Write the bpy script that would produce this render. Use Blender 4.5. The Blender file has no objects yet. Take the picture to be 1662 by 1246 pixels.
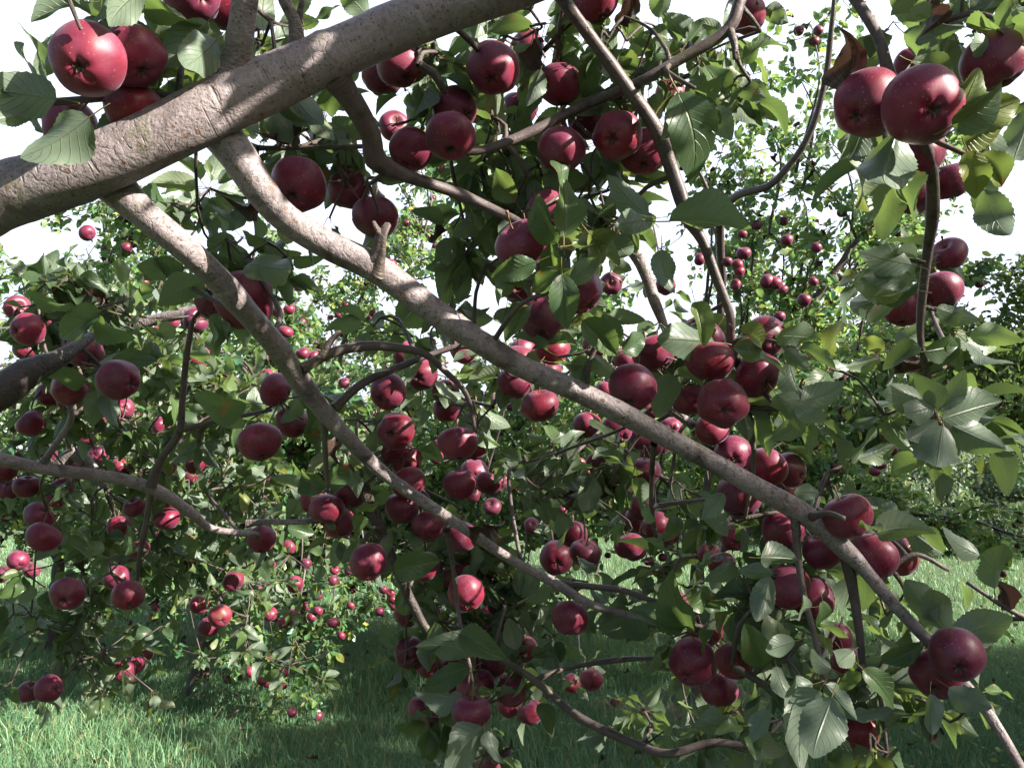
import bpy, math, random
import numpy as np
from math import radians, sin, cos, pi
from mathutils import Vector, Matrix

# ------------------------------------------------------------------ camera, sky, sun, exposure
sc = bpy.context.scene
col = sc.collection
PITCH = radians(7.3)
F = 1304.0                                  # focal length in photograph pixels (1662 wide)
CAM = np.array([0.0, 0.0, 1.6])
cd = bpy.data.cameras.new("camera"); cam = bpy.data.objects.new("camera", cd); col.objects.link(cam)
cam.location = CAM.tolist(); cam.rotation_euler = (radians(90) + PITCH, 0, 0)
cd.sensor_width = 36; cd.lens = F / 1662 * 36; cd.clip_start = 0.02; cd.clip_end = 600
sc.camera = cam
SUN = np.array([0.80, -0.36, 0.50]); SUN /= np.linalg.norm(SUN)
w = bpy.data.worlds.new("World"); sc.world = w; w.use_nodes = True
nt = w.node_tree
sky = nt.nodes.new("ShaderNodeTexSky"); sky.sky_type = 'NISHITA'; sky.sun_disc = False
sky.sun_elevation = math.asin(SUN[2]); sky.sun_rotation = math.atan2(SUN[0], SUN[1])
sky.air_density = 1.0; sky.dust_density = 3.0; sky.ozone_density = 1.0
bg = nt.nodes["Background"]; bg.inputs[1].default_value = 0.055
# thin bright cloud veil over the low sky ahead of the camera, clearer overhead and behind
tcw = nt.nodes.new("ShaderNodeTexCoord"); dotn = nt.nodes.new("ShaderNodeVectorMath"); dotn.operation = 'DOT_PRODUCT'
dotn.inputs[1].default_value = (0.05, 0.93, 0.36); nt.links.new(tcw.outputs["Generated"], dotn.inputs[0])
cn = nt.nodes.new("ShaderNodeTexNoise"); cn.inputs["Scale"].default_value = 3.0; cn.inputs["Detail"].default_value = 5; nt.links.new(tcw.outputs["Generated"], cn.inputs["Vector"])
ad = nt.nodes.new("ShaderNodeMath"); ad.operation = 'MULTIPLY_ADD'; ad.inputs[1].default_value = 0.5; nt.links.new(cn.outputs[0], ad.inputs[0]); nt.links.new(dotn.outputs["Value"], ad.inputs[2])
mr = nt.nodes.new("ShaderNodeMapRange"); mr.inputs[1].default_value = 0.70; mr.inputs[2].default_value = 1.05; mr.inputs[3].default_value = 0.0; mr.inputs[4].default_value = 1.0
nt.links.new(ad.outputs[0], mr.inputs[0])
mxw = nt.nodes.new("ShaderNodeMix"); mxw.data_type = 'RGBA'; nt.links.new(mr.outputs[0], mxw.inputs[0]); nt.links.new(sky.outputs[0], mxw.inputs[6]); mxw.inputs[7].default_value = (6.6, 7.2, 8.8, 1)
nt.links.new(mxw.outputs[2], bg.inputs[0])
ld = bpy.data.lights.new("sun", 'SUN'); ld.energy = 5.0; ld.angle = radians(0.5); ld.color = (1.0, 0.93, 0.82)
lo = bpy.data.objects.new("sun", ld); col.objects.link(lo)
lo.rotation_euler = Vector(SUN.tolist()).to_track_quat('Z', 'Y').to_euler()
sc.view_settings.view_transform = 'Standard'; sc.view_settings.look = 'None'
sc.view_settings.gamma = 1.0; sc.view_settings.exposure = 1.85

RIGHT = np.array([1.0, 0, 0]); FWD = np.array([0, cos(PITCH), sin(PITCH)]); UP = np.array([0, -sin(PITCH), cos(PITCH)])
def P(x, y, d):
    return CAM + d * (FWD + (x - 831) / F * RIGHT - (y - 623) / F * UP)
rng = np.random.default_rng(7)
random.seed(7)
def nrm(v):
    v = np.asarray(v, float); return v / (np.linalg.norm(v, axis=-1, keepdims=True) + 1e-12)

# ------------------------------------------------------------------ object helpers
def tag(o, label=None, cat=None, group=None, kind=None):
    if label: o["label"] = label
    if cat: o["category"] = cat
    if group: o["group"] = group
    if kind: o["kind"] = kind
    return o
def empty(name, loc):
    o = bpy.data.objects.new(name, None); col.objects.link(o); o.location = [float(c) for c in loc]
    o.empty_display_size = 0.1
    return o
def mesh_from(name, V, faces, mat, parent=None, attr=None, attr_name="leaf", smooth=True):
    """V (n,3); faces: (m,k) int array, or list of such arrays"""
    if not isinstance(faces, (list, tuple)): faces = [faces]
    faces = [f for f in faces if len(f)]
    me = bpy.data.meshes.new(name)
    V = np.ascontiguousarray(V, dtype=np.float32)
    off = np.zeros(3)
    if parent is not None:
        off = np.array(parent.matrix_basis.translation)
        if parent.parent is not None: off = off + np.array(parent.parent.matrix_basis.translation)
        V = V - off.astype(np.float32)
    me.vertices.add(len(V)); me.vertices.foreach_set("co", V.ravel())
    loops = np.concatenate([f.ravel() for f in faces]).astype(np.int32)
    tot = np.concatenate([np.full(len(f), f.shape[1]) for f in faces]).astype(np.int32)
    start = np.concatenate([[0], np.cumsum(tot)[:-1]]).astype(np.int32)
    me.loops.add(len(loops)); me.loops.foreach_set("vertex_index", loops)
    me.polygons.add(len(tot)); me.polygons.foreach_set("loop_start", start)
    try: me.polygons.foreach_set("loop_total", tot)
    except Exception: pass
    me.polygons.foreach_set("use_smooth", np.full(len(tot), smooth))
    if attr is not None:
        a = me.attributes.new(attr_name, 'FLOAT_VECTOR', 'POINT')
        a.data.foreach_set("vector", np.ascontiguousarray(attr, dtype=np.float32).ravel())
    me.update(calc_edges=True); me.validate()
    me.materials.append(mat)
    o = bpy.data.objects.new(name, me); col.objects.link(o)
    if parent is not None: o.parent = parent
    return o

# ------------------------------------------------------------------ materials
def newmat(name):
    m = bpy.data.materials.new(name); m.use_nodes = True
    n = m.node_tree.nodes; n.clear()
    out = n.new("ShaderNodeOutputMaterial")
    return m, m.node_tree, out
class NT:
    def __init__(s, t): s.t = t
    def n(s, typ, **kw):
        nd = s.t.nodes.new("ShaderNode" + typ)
        for k, v in kw.items():
            if k.startswith("i_"): nd.inputs[k[2:].replace("_", " ")].default_value = v
            else: setattr(nd, k, v)
        return nd
    def l(s, a, b): s.t.links.new(a, b)
    def math(s, op, a, b=None, c=None, clamp=False):
        nd = s.t.nodes.new("ShaderNodeMath"); nd.operation = op; nd.use_clamp = clamp
        for i, v in enumerate((a, b, c)):
            if v is None: continue
            if isinstance(v, (int, float)): nd.inputs[i].default_value = v
            else: s.l(v, nd.inputs[i])
        return nd.outputs[0]
    def mix(s, f, a, b):
        nd = s.t.nodes.new("ShaderNodeMix"); nd.data_type = 'RGBA'
        for i, v in ((0, f), (6, a), (7, b)):
            if isinstance(v, (int, float)): nd.inputs[i].default_value = v
            elif isinstance(v, tuple): nd.inputs[i].default_value = (*v, 1)
            else: s.l(v, nd.inputs[i])
        return nd.outputs[2]
    def ramp(s, f, stops, interp='LINEAR'):
        nd = s.t.nodes.new("ShaderNodeValToRGB"); cr = nd.color_ramp; cr.interpolation = interp
        while len(cr.elements) < len(stops): cr.elements.new(0.5)
        for e, (p, c) in zip(cr.elements, stops):
            e.position = p; e.color = (*c, 1) if len(c) == 3 else c
        s.l(f, nd.inputs[0]); return nd.outputs[0]
    def noise(s, vec, scale, detail=3, rough=0.55, dist=0.0):
        nd = s.n("TexNoise"); nd.inputs["Scale"].default_value = scale; nd.inputs["Detail"].default_value = detail
        nd.inputs["Roughness"].default_value = rough; nd.inputs["Distortion"].default_value = dist
        if vec is not None: s.l(vec, nd.inputs["Vector"])
        return nd.outputs[0]

def leaf_mat(name, stops, under, trans=0.38, detail=True, rough=0.40, trans_boost=(0.24, 0.36, 0.07)):
    m, t, out = newmat(name); N = NT(t)
    at = N.n("Attribute", attribute_name="leaf"); sp = N.n("SeparateXYZ"); N.l(at.outputs["Vector"], sp.inputs[0])
    u, v, r = sp.outputs
    base = N.ramp(r, stops)
    tc = N.n("TexCoord").outputs["Object"]
    if detail:
        n1 = N.noise(tc, 45, 3)
        base = N.mix(N.math('MULTIPLY', n1, 0.55), base, N.mix(0.5, base, (0.16, 0.17, 0.03)))
        au = N.math('ABSOLUTE', u)
        # side veins: slanted stripes from the midrib; midrib itself
        ph = N.math('SUBTRACT', N.math('MULTIPLY', v, 8.0), N.math('MULTIPLY', au, 2.6))
        fr = N.math('ABSOLUTE', N.math('SUBTRACT', N.math('FRACT', ph), 0.5))
        side = N.math('SUBTRACT', 1.0, N.math('MULTIPLY', fr, 14.0), clamp=True)
        side = N.math('MULTIPLY', side, 0.55)
        mid = N.math('SUBTRACT', 1.0, N.math('MULTIPLY', au, 16.0), clamp=True)
        vein = N.math('MAXIMUM', side, mid)
        base = N.mix(N.math('MULTIPLY', vein, 0.45), base, (0.17, 0.22, 0.09))
        # rust spots
        sn = N.noise(tc, 28, 1, 0.4)
        spot = N.math('GREATER_THAN', sn, 0.735)
        base = N.mix(spot, base, (0.22, 0.07, 0.025))
        bump = N.n("Bump", i_Strength=0.7, i_Distance=0.002)
        h = N.math('SUBTRACT', N.math('MULTIPLY', n1, 0.6), vein); N.l(h, bump.inputs["Height"])
    geo = N.n("NewGeometry")
    unc = N.mix(0.62, base, under)
    if detail: unc = N.mix(N.math('MULTIPLY', vein, 0.5), unc, (0.34, 0.38, 0.26))
    colr = N.mix(geo.outputs["Backfacing"], base, unc)
    pet = N.math('LESS_THAN', v, -0.001)
    colr = N.mix(pet, colr, (0.20, 0.16, 0.06))
    # dead leaves carry a random value above one
    dead = N.math('GREATER_THAN', r, 1.5)
    colr = N.mix(dead, colr, N.mix(N.noise(tc, 60, 2), (0.045, 0.030, 0.025), (0.12, 0.075, 0.055)))
    pb = N.n("BsdfPrincipled"); N.l(colr, pb.inputs["Base Color"])
    pb.inputs["Roughness"].default_value = rough; pb.inputs["Specular IOR Level"].default_value = 0.45
    tr = N.n("BsdfTranslucent"); N.l(N.mix(dead, N.mix(0.55, base, trans_boost), (0.035, 0.018, 0.012)), tr.inputs[0])
    if detail:
        N.l(bump.outputs[0], pb.inputs["Normal"])
    mx = N.n("MixShader"); mx.inputs[0].default_value = trans
    N.l(pb.outputs[0], mx.inputs[1]); N.l(tr.outputs[0], mx.inputs[2]); N.l(mx.outputs[0], out.inputs[0])
    return m
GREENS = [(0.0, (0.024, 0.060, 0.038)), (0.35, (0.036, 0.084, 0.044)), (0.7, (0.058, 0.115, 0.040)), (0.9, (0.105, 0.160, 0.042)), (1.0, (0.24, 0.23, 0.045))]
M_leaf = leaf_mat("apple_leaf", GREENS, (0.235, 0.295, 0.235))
M_leaf_bg = leaf_mat("apple_leaf_far_sunlit", [(p_, tuple(min(c_ * 2.4, .5) for c_ in q_)) for p_, q_ in GREENS], (0.33, 0.38, 0.27), trans=0.54, detail=False, rough=0.30)  # far copy of the leaf greens, lightened in colour to read as sunlit
M_leaf_wood = leaf_mat("woodland_leaf", [(0.0, (0.022, 0.052, 0.018)), (0.6, (0.045, 0.085, 0.022)), (1.0, (0.14, 0.14, 0.03))], (0.08, 0.11, 0.05), detail=False, rough=0.6)
M_leaf_olive = leaf_mat("silver_leaf", [(0.0, (0.10, 0.15, 0.11)), (0.6, (0.16, 0.21, 0.155)), (1.0, (0.26, 0.25, 0.14))], (0.33, 0.38, 0.31), detail=False, rough=0.6)

def bark_mat(name, c1, c2, c3, sc_=1.0, bump_d=0.004):
    m, t, out = newmat(name); N = NT(t)
    tc = N.n("TexCoord").outputs["Object"]
    at = N.n("Attribute", attribute_name="bark"); sp = N.n("SeparateXYZ"); N.l(at.outputs["Vector"], sp.inputs[0])
    th, s, seed = sp.outputs
    big = N.noise(tc, 14 * sc_, 4, 0.6, 0.6); fine = N.noise(tc, 160 * sc_, 4, 0.7)
    c = N.ramp(big, [(0.30, c2), (0.48, c1), (0.62, c1), (0.75, c3)])
    c = N.mix(N.math('MULTIPLY', N.math('SUBTRACT', fine, 0.42, clamp=True), 1.6), c, c2)
    # rings round the branch
    cmb = N.n("CombineXYZ"); N.l(N.math('MULTIPLY', s, 38.0), cmb.inputs[0]); N.l(N.math('MULTIPLY', N.math('SINE', th), 0.35), cmb.inputs[1]); N.l(seed, cmb.inputs[2])
    ring = N.noise(cmb.outputs[0], 2.2, 3, 0.6)
    ringm = N.math('MULTIPLY', N.math('SUBTRACT', ring, 0.60, clamp=True), 4.0, clamp=True)
    c = N.mix(N.math('MULTIPLY', ringm, 0.6), c, c2)
    # lenticels: small warm dots
    vo = N.n("TexVoronoi", i_Scale=62.0 * sc_); vo.inputs["Randomness"].default_value = 1.0; N.l(tc, vo.inputs["Vector"])
    keep = N.math('GREATER_THAN', N.noise(tc, 33 * sc_, 0), 0.49)
    dot = N.math('MULTIPLY', N.math('LESS_THAN', vo.outputs["Distance"], 0.19), keep)
    c = N.mix(N.math('MULTIPLY', dot, 0.8), c, (0.16, 0.085, 0.05))
    vo2 = N.n("TexVoronoi", i_Scale=150.0 * sc_); N.l(tc, vo2.inputs["Vector"])
    dk = N.math('MULTIPLY', N.math('LESS_THAN', vo2.outputs["Distance"], 0.20), N.math('GREATER_THAN', big, 0.44))
    c = N.mix(N.math('MULTIPLY', dk, 0.65), c, (0.03, 0.025, 0.025))
    # moss-grey lichen patches
    li = N.math('GREATER_THAN', N.noise(tc, 9, 5, 0.7), 0.61)
    c = N.mix(N.math('MULTIPLY', li, 0.45), c, (0.13, 0.13, 0.075))
    # wrinkled collar where a limb leaves its parent, and fine cracks
    col_ = N.math('SUBTRACT', 1.0, N.math('MULTIPLY', s, 13.0), clamp=True)
    cw = N.n("CombineXYZ"); N.l(N.math('MULTIPLY', s, 260.0), cw.inputs[0]); N.l(N.math('MULTIPLY', N.math('SINE', th), 1.2), cw.inputs[1]); N.l(N.math('COSINE', th), cw.inputs[2])
    wr = N.math('MULTIPLY', N.math('MULTIPLY', N.noise(cw.outputs[0], 1.0, 3, .6, .5), col_), 1.6)
    c = N.mix(N.math('MULTIPLY', wr, 0.65, clamp=True), c, (0.075, 0.06, 0.04))
    vc = N.n("TexVoronoi", feature='DISTANCE_TO_EDGE', i_Scale=26.0 * sc_); wv = N.n("VectorMath", operation='ADD'); nz = N.n("TexNoise", i_Scale=20.0, i_Detail=4.0); N.l(tc, nz.inputs["Vector"]); sc2 = N.n("VectorMath", operation='SCALE'); sc2.inputs[3].default_value = 0.07; N.l(nz.outputs[1], sc2.inputs[0]); N.l(tc, wv.inputs[0]); N.l(sc2.outputs[0], wv.inputs[1]); N.l(wv.outputs[0], vc.inputs["Vector"])
    crk = N.math('MULTIPLY', N.math('SUBTRACT', 1.0, N.math('MULTIPLY', vc.outputs["Distance"], 22.0), clamp=True), N.math('MULTIPLY', N.math('SUBTRACT', big, .42, clamp=True), 5.0, clamp=True))
    c = N.mix(N.math('MULTIPLY', crk, 0.22), c, (0.06, 0.045, 0.038))
    h = N.math('ADD', N.math('MULTIPLY', fine, 0.35), N.math('MULTIPLY', big, 0.8))
    h = N.math('SUBTRACT', h, N.math('ADD', N.math('MULTIPLY', crk, 0.10), wr))
    h = N.math('ADD', h, N.math('MULTIPLY', ringm, -0.5)); h = N.math('ADD', h, N.math('MULTIPLY', dot, 0.5))
    b = N.n("Bump", i_Strength=0.9, i_Distance=bump_d); N.l(h, b.inputs["Height"])
    pb = N.n("BsdfPrincipled"); N.l(c, pb.inputs["Base Color"]); pb.inputs["Roughness"].default_value = 0.43
    pb.inputs["Specular IOR Level"].default_value = 0.3
    N.l(b.outputs[0], pb.inputs["Normal"]); N.l(pb.outputs[0], out.inputs[0])
    return m
M_bark = bark_mat("apple_bark", (0.255, 0.213, 0.218), (0.070, 0.053, 0.050), (0.40, 0.355, 0.37), bump_d=0.007)
M_twig = bark_mat("twig_bark", (0.115, 0.088, 0.088), (0.04, 0.030, 0.028), (0.18, 0.15, 0.15), 1.6, 0.002)
M_bark_dark = bark_mat("old_bark", (0.075, 0.060, 0.055), (0.03, 0.024, 0.022), (0.12, 0.10, 0.095), 0.8, 0.008)

def apple_mat():
    m, t, out = newmat("apple_skin"); N = NT(t)
    tc = N.n("TexCoord").outputs["Object"]; oi = N.n("ObjectInfo")
    rnd = oi.outputs["Random"]
    at = N.n("Attribute", attribute_name="skin"); sp = N.n("SeparateXYZ"); N.l(at.outputs["Vector"], sp.inputs[0])
    th, v, _ = sp.outputs                                    # longitude, latitude (0 calyx .. 1 stem)
    offs = N.n("VectorMath", operation='ADD'); N.l(tc, offs.inputs[0])
    cx = N.n("CombineXYZ"); N.l(N.math('MULTIPLY', rnd, 9.0), cx.inputs[0]); N.l(N.math('MULTIPLY', rnd, 5.0), cx.inputs[1]); N.l(cx.outputs[0], offs.inputs[1])
    big = N.noise(offs.outputs[0], 22, 2)
    red = N.ramp(rnd, [(0.0, (0.105, 0.007, 0.026)), (0.35, (0.19, 0.009, 0.030)), (0.7, (0.135, 0.008, 0.036)), (1.0, (0.21, 0.014, 0.028))])
    dark = N.mix(0.6, red, (0.055, 0.006, 0.016))
    c = N.mix(N.ramp(big, [(0.36, (0, 0, 0)), (0.64, (1, 1, 1))]), dark, red)
    # meridian streaks
    cs = N.n("CombineXYZ"); N.l(N.math('MULTIPLY', N.math('SINE', th), 7.0), cs.inputs[0]); N.l(N.math('MULTIPLY', N.math('COSINE', th), 7.0), cs.inputs[1]); N.l(N.math('MULTIPLY', v, 1.4), cs.inputs[2])
    st = N.noise(cs.outputs[0], 2.6, 5, 0.7)
    stm = N.math('MULTIPLY', N.math('SUBTRACT', st, 0.48, clamp=True), 2.4, clamp=True)
    c = N.mix(N.math('MULTIPLY', stm, 0.55), c, (0.34, 0.050, 0.042))
    # greenish-yellow ground colour on one cheek and round the stem
    gn = N.noise(offs.outputs[0], 13, 2, 0.4)
    thr = N.math('SUBTRACT', 0.75, N.math('MULTIPLY', rnd, 0.13))
    gm = N.math('MULTIPLY', N.math('SUBTRACT', gn, thr, clamp=True), 7.0, clamp=True)
    stemg = N.math('MULTIPLY', N.math('SUBTRACT', v, 0.90, clamp=True), 7.0, clamp=True)
    c = N.mix(N.math('MULTIPLY', N.math('MAXIMUM', gm, stemg), 0.66), c, (0.15, 0.095, 0.026))
    # pale pores
    vo = N.n("TexVoronoi", i_Scale=230.0); N.l(tc, vo.inputs["Vector"])
    dot = N.math('MULTIPLY', N.math('LESS_THAN', vo.outputs["Distance"], 0.17), N.math('GREATER_THAN', N.noise(tc, 90, 0), 0.47))
    c = N.mix(N.math('MULTIPLY', dot, 0.5), c, (0.55, 0.22, 0.18))
    # waxy bloom in patches
    bl = N.noise(offs.outputs[0], 32, 4, 0.6)
    blm = N.math('MULTIPLY', N.math('SUBTRACT', bl, 0.40, clamp=True), 0.75, clamp=True)
    c = N.mix(blm, c, (0.25, 0.12, 0.23))
    # dark calyx basin
    cal = N.math('MULTIPLY', N.math('SUBTRACT', 0.055, v, clamp=True), 24.0, clamp=True)
    c = N.mix(cal, c, (0.05, 0.025, 0.015))
    pb = N.n("BsdfPrincipled"); N.l(c, pb.inputs["Base Color"])
    N.l(N.math('ADD', 0.40, N.math('MULTIPLY', blm, 0.55)), pb.inputs["Roughness"])
    pb.inputs["Specular IOR Level"].default_value = 0.42
    pb.inputs["Sheen Weight"].default_value = 0.12; pb.inputs["Sheen Roughness"].default_value = 0.4; pb.inputs["Sheen Tint"].default_value = (0.75, 0.75, 1, 1)
    b = N.n("Bump", i_Strength=0.25, i_Distance=0.001); N.l(N.math('ADD', bl, N.math('MULTIPLY', st, 0.4)), b.inputs["Height"]); N.l(b.outputs[0], pb.inputs["Normal"])
    N.l(pb.outputs[0], out.inputs[0])
    return m
M_apple = apple_mat()
def simple_mat(name, c1, c2, scale=60, rough=0.7):
    m, t, out = newmat(name); N = NT(t)
    tc = N.n("TexCoord").outputs["Object"]
    c = N.mix(N.noise(tc, scale, 4), c1, c2)
    pb = N.n("BsdfPrincipled"); N.l(c, pb.inputs["Base Color"]); pb.inputs["Roughness"].default_value = rough
    N.l(pb.outputs[0], out.inputs[0]); return m
M_stem = simple_mat("stem", (0.11, 0.06, 0.035), (0.22, 0.13, 0.07), 300)
M_calyx = simple_mat("calyx", (0.03, 0.02, 0.012), (0.10, 0.06, 0.035), 400)

# ------------------------------------------------------------------ leaves in bulk
def leaf_template(rows, cols, fold, curl, wave, ph, twist=0.0, tooth=0.05, petiole=True, wmax=0.275):
    vs = np.linspace(0, 1, rows + 1)
    us = np.linspace(-1, 1, cols + 1)
    prof = lambda v: wmax * (np.sin(pi * np.clip(v, 0, 1) ** 0.84) ** 0.68) * (1 - 0.15 * v ** 4)
    V, A = [], []
    for i, v in enumerate(vs):
        wv = max(prof(v), 0.0)
        for u in us:
            edge = 1 + (tooth * (1 if i % 2 else -1) if abs(u) > 0.99 and 0 < i < rows else 0)
            x = u * wv * edge
            y = v
            z = fold * abs(x) - curl * v * v * 0.6 + wave * sin(7.5 * v + ph + (1.6 if u > 0 else 0)) * u * u * wv * 3
            tw = twist * v
            V.append((x * cos(tw) - z * sin(tw), y * (1 - 0.12 * curl * v), x * sin(tw) + z * cos(tw))); A.append((u, v))
    Fq = [(i * (cols + 1) + j, i * (cols + 1) + j + 1, (i + 1) * (cols + 1) + j + 1, (i + 1) * (cols + 1) + j) for i in range(rows) for j in range(cols)]
    if petiole:
        b = len(V)
        for (y, z, hw) in ((-0.30, 0.05, 0.012), (-0.15, 0.012, 0.009), (0.02, 0.003, 0.010)):
            for k in range(3):
                a = 2 * pi * k / 3 + 0.5
                V.append((hw * cos(a), y, z + hw * sin(a))); A.append((0, -0.1))
        for s in range(2):
            for k in range(3):
                Fq.append((b + s * 3 + k, b + s * 3 + (k + 1) % 3, b + s * 3 + 3 + (k + 1) % 3, b + s * 3 + 3 + k))
    return np.array(V), np.array(A), np.array(Fq)
_r = random.Random(3)
HERO = [leaf_template(22, 6, _r.uniform(0.10, 0.85), _r.uniform(0.05, 0.9), _r.uniform(0.04, 0.14), _r.uniform(0, 6), _r.uniform(-0.8, 0.8), tooth=0.035) for k in range(16)]
DEAD = [leaf_template(10, 6, 1.6, 1.0, 0.35, _r.uniform(0, 6), _r.uniform(-1.6, 1.6), wmax=0.24) for k in range(3)]
MID = [leaf_template(6, 2, _r.uniform(0.15, 0.6), _r.uniform(0.0, 0.6), 0.1, _r.uniform(0, 6), _r.uniform(-0.5, 0.5), tooth=0) for k in range(6)]
FAR = [leaf_template(3, 2, _r.uniform(0.2, 0.6), _r.uniform(0.1, 0.5), 0.0, 0, 0, 0, petiole=False) for k in range(3)]
class Leaves:
    def __init__(s): s.p = []; s.a = []; s.n = []; s.L = []; s.r = []; s.t = []
    def add(s, p, a, n, L, r, t=None):
        s.p.append(p); s.a.append(a); s.n.append(n); s.L.append(L); s.r.append(r); s.t.append(-1 if t is None else t)
    def build(s, name, mat, parent, templates=HERO, wide=None):
        if not s.p: return None
        p = np.array(s.p, float); a = nrm(np.array(s.a)); n = np.array(s.n, float)
        n = nrm(n - a * np.sum(n * a, 1, keepdims=True)); sd = np.cross(a, n)
        L = np.array(s.L); r = np.array(s.r)
        tt = np.array(s.t); k = len(templates); idx = rng.integers(0, k, len(p))
        dead = r > 1.5
        Vs, As, Fs, off = [], [], [], 0
        sets = [(T, (idx == i) & ~dead) for i, T in enumerate(templates)] + [(DEAD[i], dead & (idx % 3 == i)) for i in range(3)]
        wd = rng.uniform(0.85, 1.2, len(p))
        for (TV, TA, TF), sel in sets:
            m = int(sel.sum())
            if not m: continue
            X = TV[None, :, 0, None] * (wd[sel])[:, None, None]
            V = p[sel][:, None, :] + L[sel][:, None, None] * (X * sd[sel][:, None, :] + TV[None, :, 1, None] * a[sel][:, None, :] + TV[None, :, 2, None] * n[sel][:, None, :])
            A = np.concatenate([np.broadcast_to(TA[None], (m, *TA.shape)), np.broadcast_to(r[sel][:, None, None], (m, len(TA), 1))], 2)
            Fq = TF[None] + (np.arange(m) * len(TV))[:, None, None] + off
            Vs.append(V.reshape(-1, 3)); As.append(A.reshape(-1, 3)); Fs.append(Fq.reshape(-1, 4)); off += m * len(TV)
        return mesh_from(name, np.concatenate(Vs), np.concatenate(Fs), mat, parent, np.concatenate(As))
def rosette(LV, p, axis, n, size, rr=rng, droop=0.35, spread=0.9, yellow=0.06, dead=0.0, flat=0.75):
    """n leaves fanning out of point p"""
    axis = nrm(axis)
    ref = np.array([0, 0, 1.0]) if abs(axis[2]) < 0.9 else np.array([1.0, 0, 0])
    e1 = nrm(np.cross(axis, ref)); e2 = np.cross(axis, e1)
    ph = rr.uniform(0, 6.28)
    for k in range(n):
        th = ph + 2.4 * k + rr.normal(0, 0.3)
        out = cos(th) * e1 + sin(th) * e2
        a = nrm(out * spread + axis * rr.uniform(0.05, 0.8) + np.array([0, 0, -droop]) + rr.normal(0, 0.22, 3))
        nn = nrm(np.array([0, 0, flat]) + axis * 0.3 + rr.normal(0, 0.55, 3))
        L = size * rr.uniform(0.62, 1.15)
        r = rr.uniform(0.0, 0.86) if rr.random() > yellow else rr.uniform(0.88, 1.0)
        if rr.random() < dead: r = 2.0
        LV.add(p + a * L * 0.30, a, nn, L, r)

# ------------------------------------------------------------------ tubes (limbs, twigs)
def catmull(pts, rad, step):
    pts = np.array(pts, float); rad = np.array(rad, float)
    if len(pts) == 2:
        n = max(2, int(np.linalg.norm(pts[1] - pts[0]) / step) + 1); t = np.linspace(0, 1, n)[:, None]
        return pts[0] * (1 - t) + pts[1] * t, rad[0] * (1 - t[:, 0]) + rad[1] * t[:, 0]
    E = np.concatenate([[2 * pts[0] - pts[1]], pts, [2 * pts[-1] - pts[-2]]]); R = np.concatenate([[rad[0]], rad, [rad[-1]]])
    o, q = [], []
    for i in range(1, len(E) - 2):
        n = max(2, int(np.linalg.norm(E[i + 1] - E[i]) / step)); t = np.linspace(0, 1, n, endpoint=False)[:, None]
        o.append(0.5 * (2 * E[i] + (E[i + 1] - E[i - 1]) * t + (2 * E[i - 1] - 5 * E[i] + 4 * E[i + 1] - E[i + 2]) * t ** 2 + (3 * E[i] - E[i - 1] - 3 * E[i + 1] + E[i + 2]) * t ** 3))
        q.append(R[i] + (R[i + 1] - R[i]) * t[:, 0])
    o.append(pts[-1:]); q.append(rad[-1:])
    return np.concatenate(o), np.concatenate(q)
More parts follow.
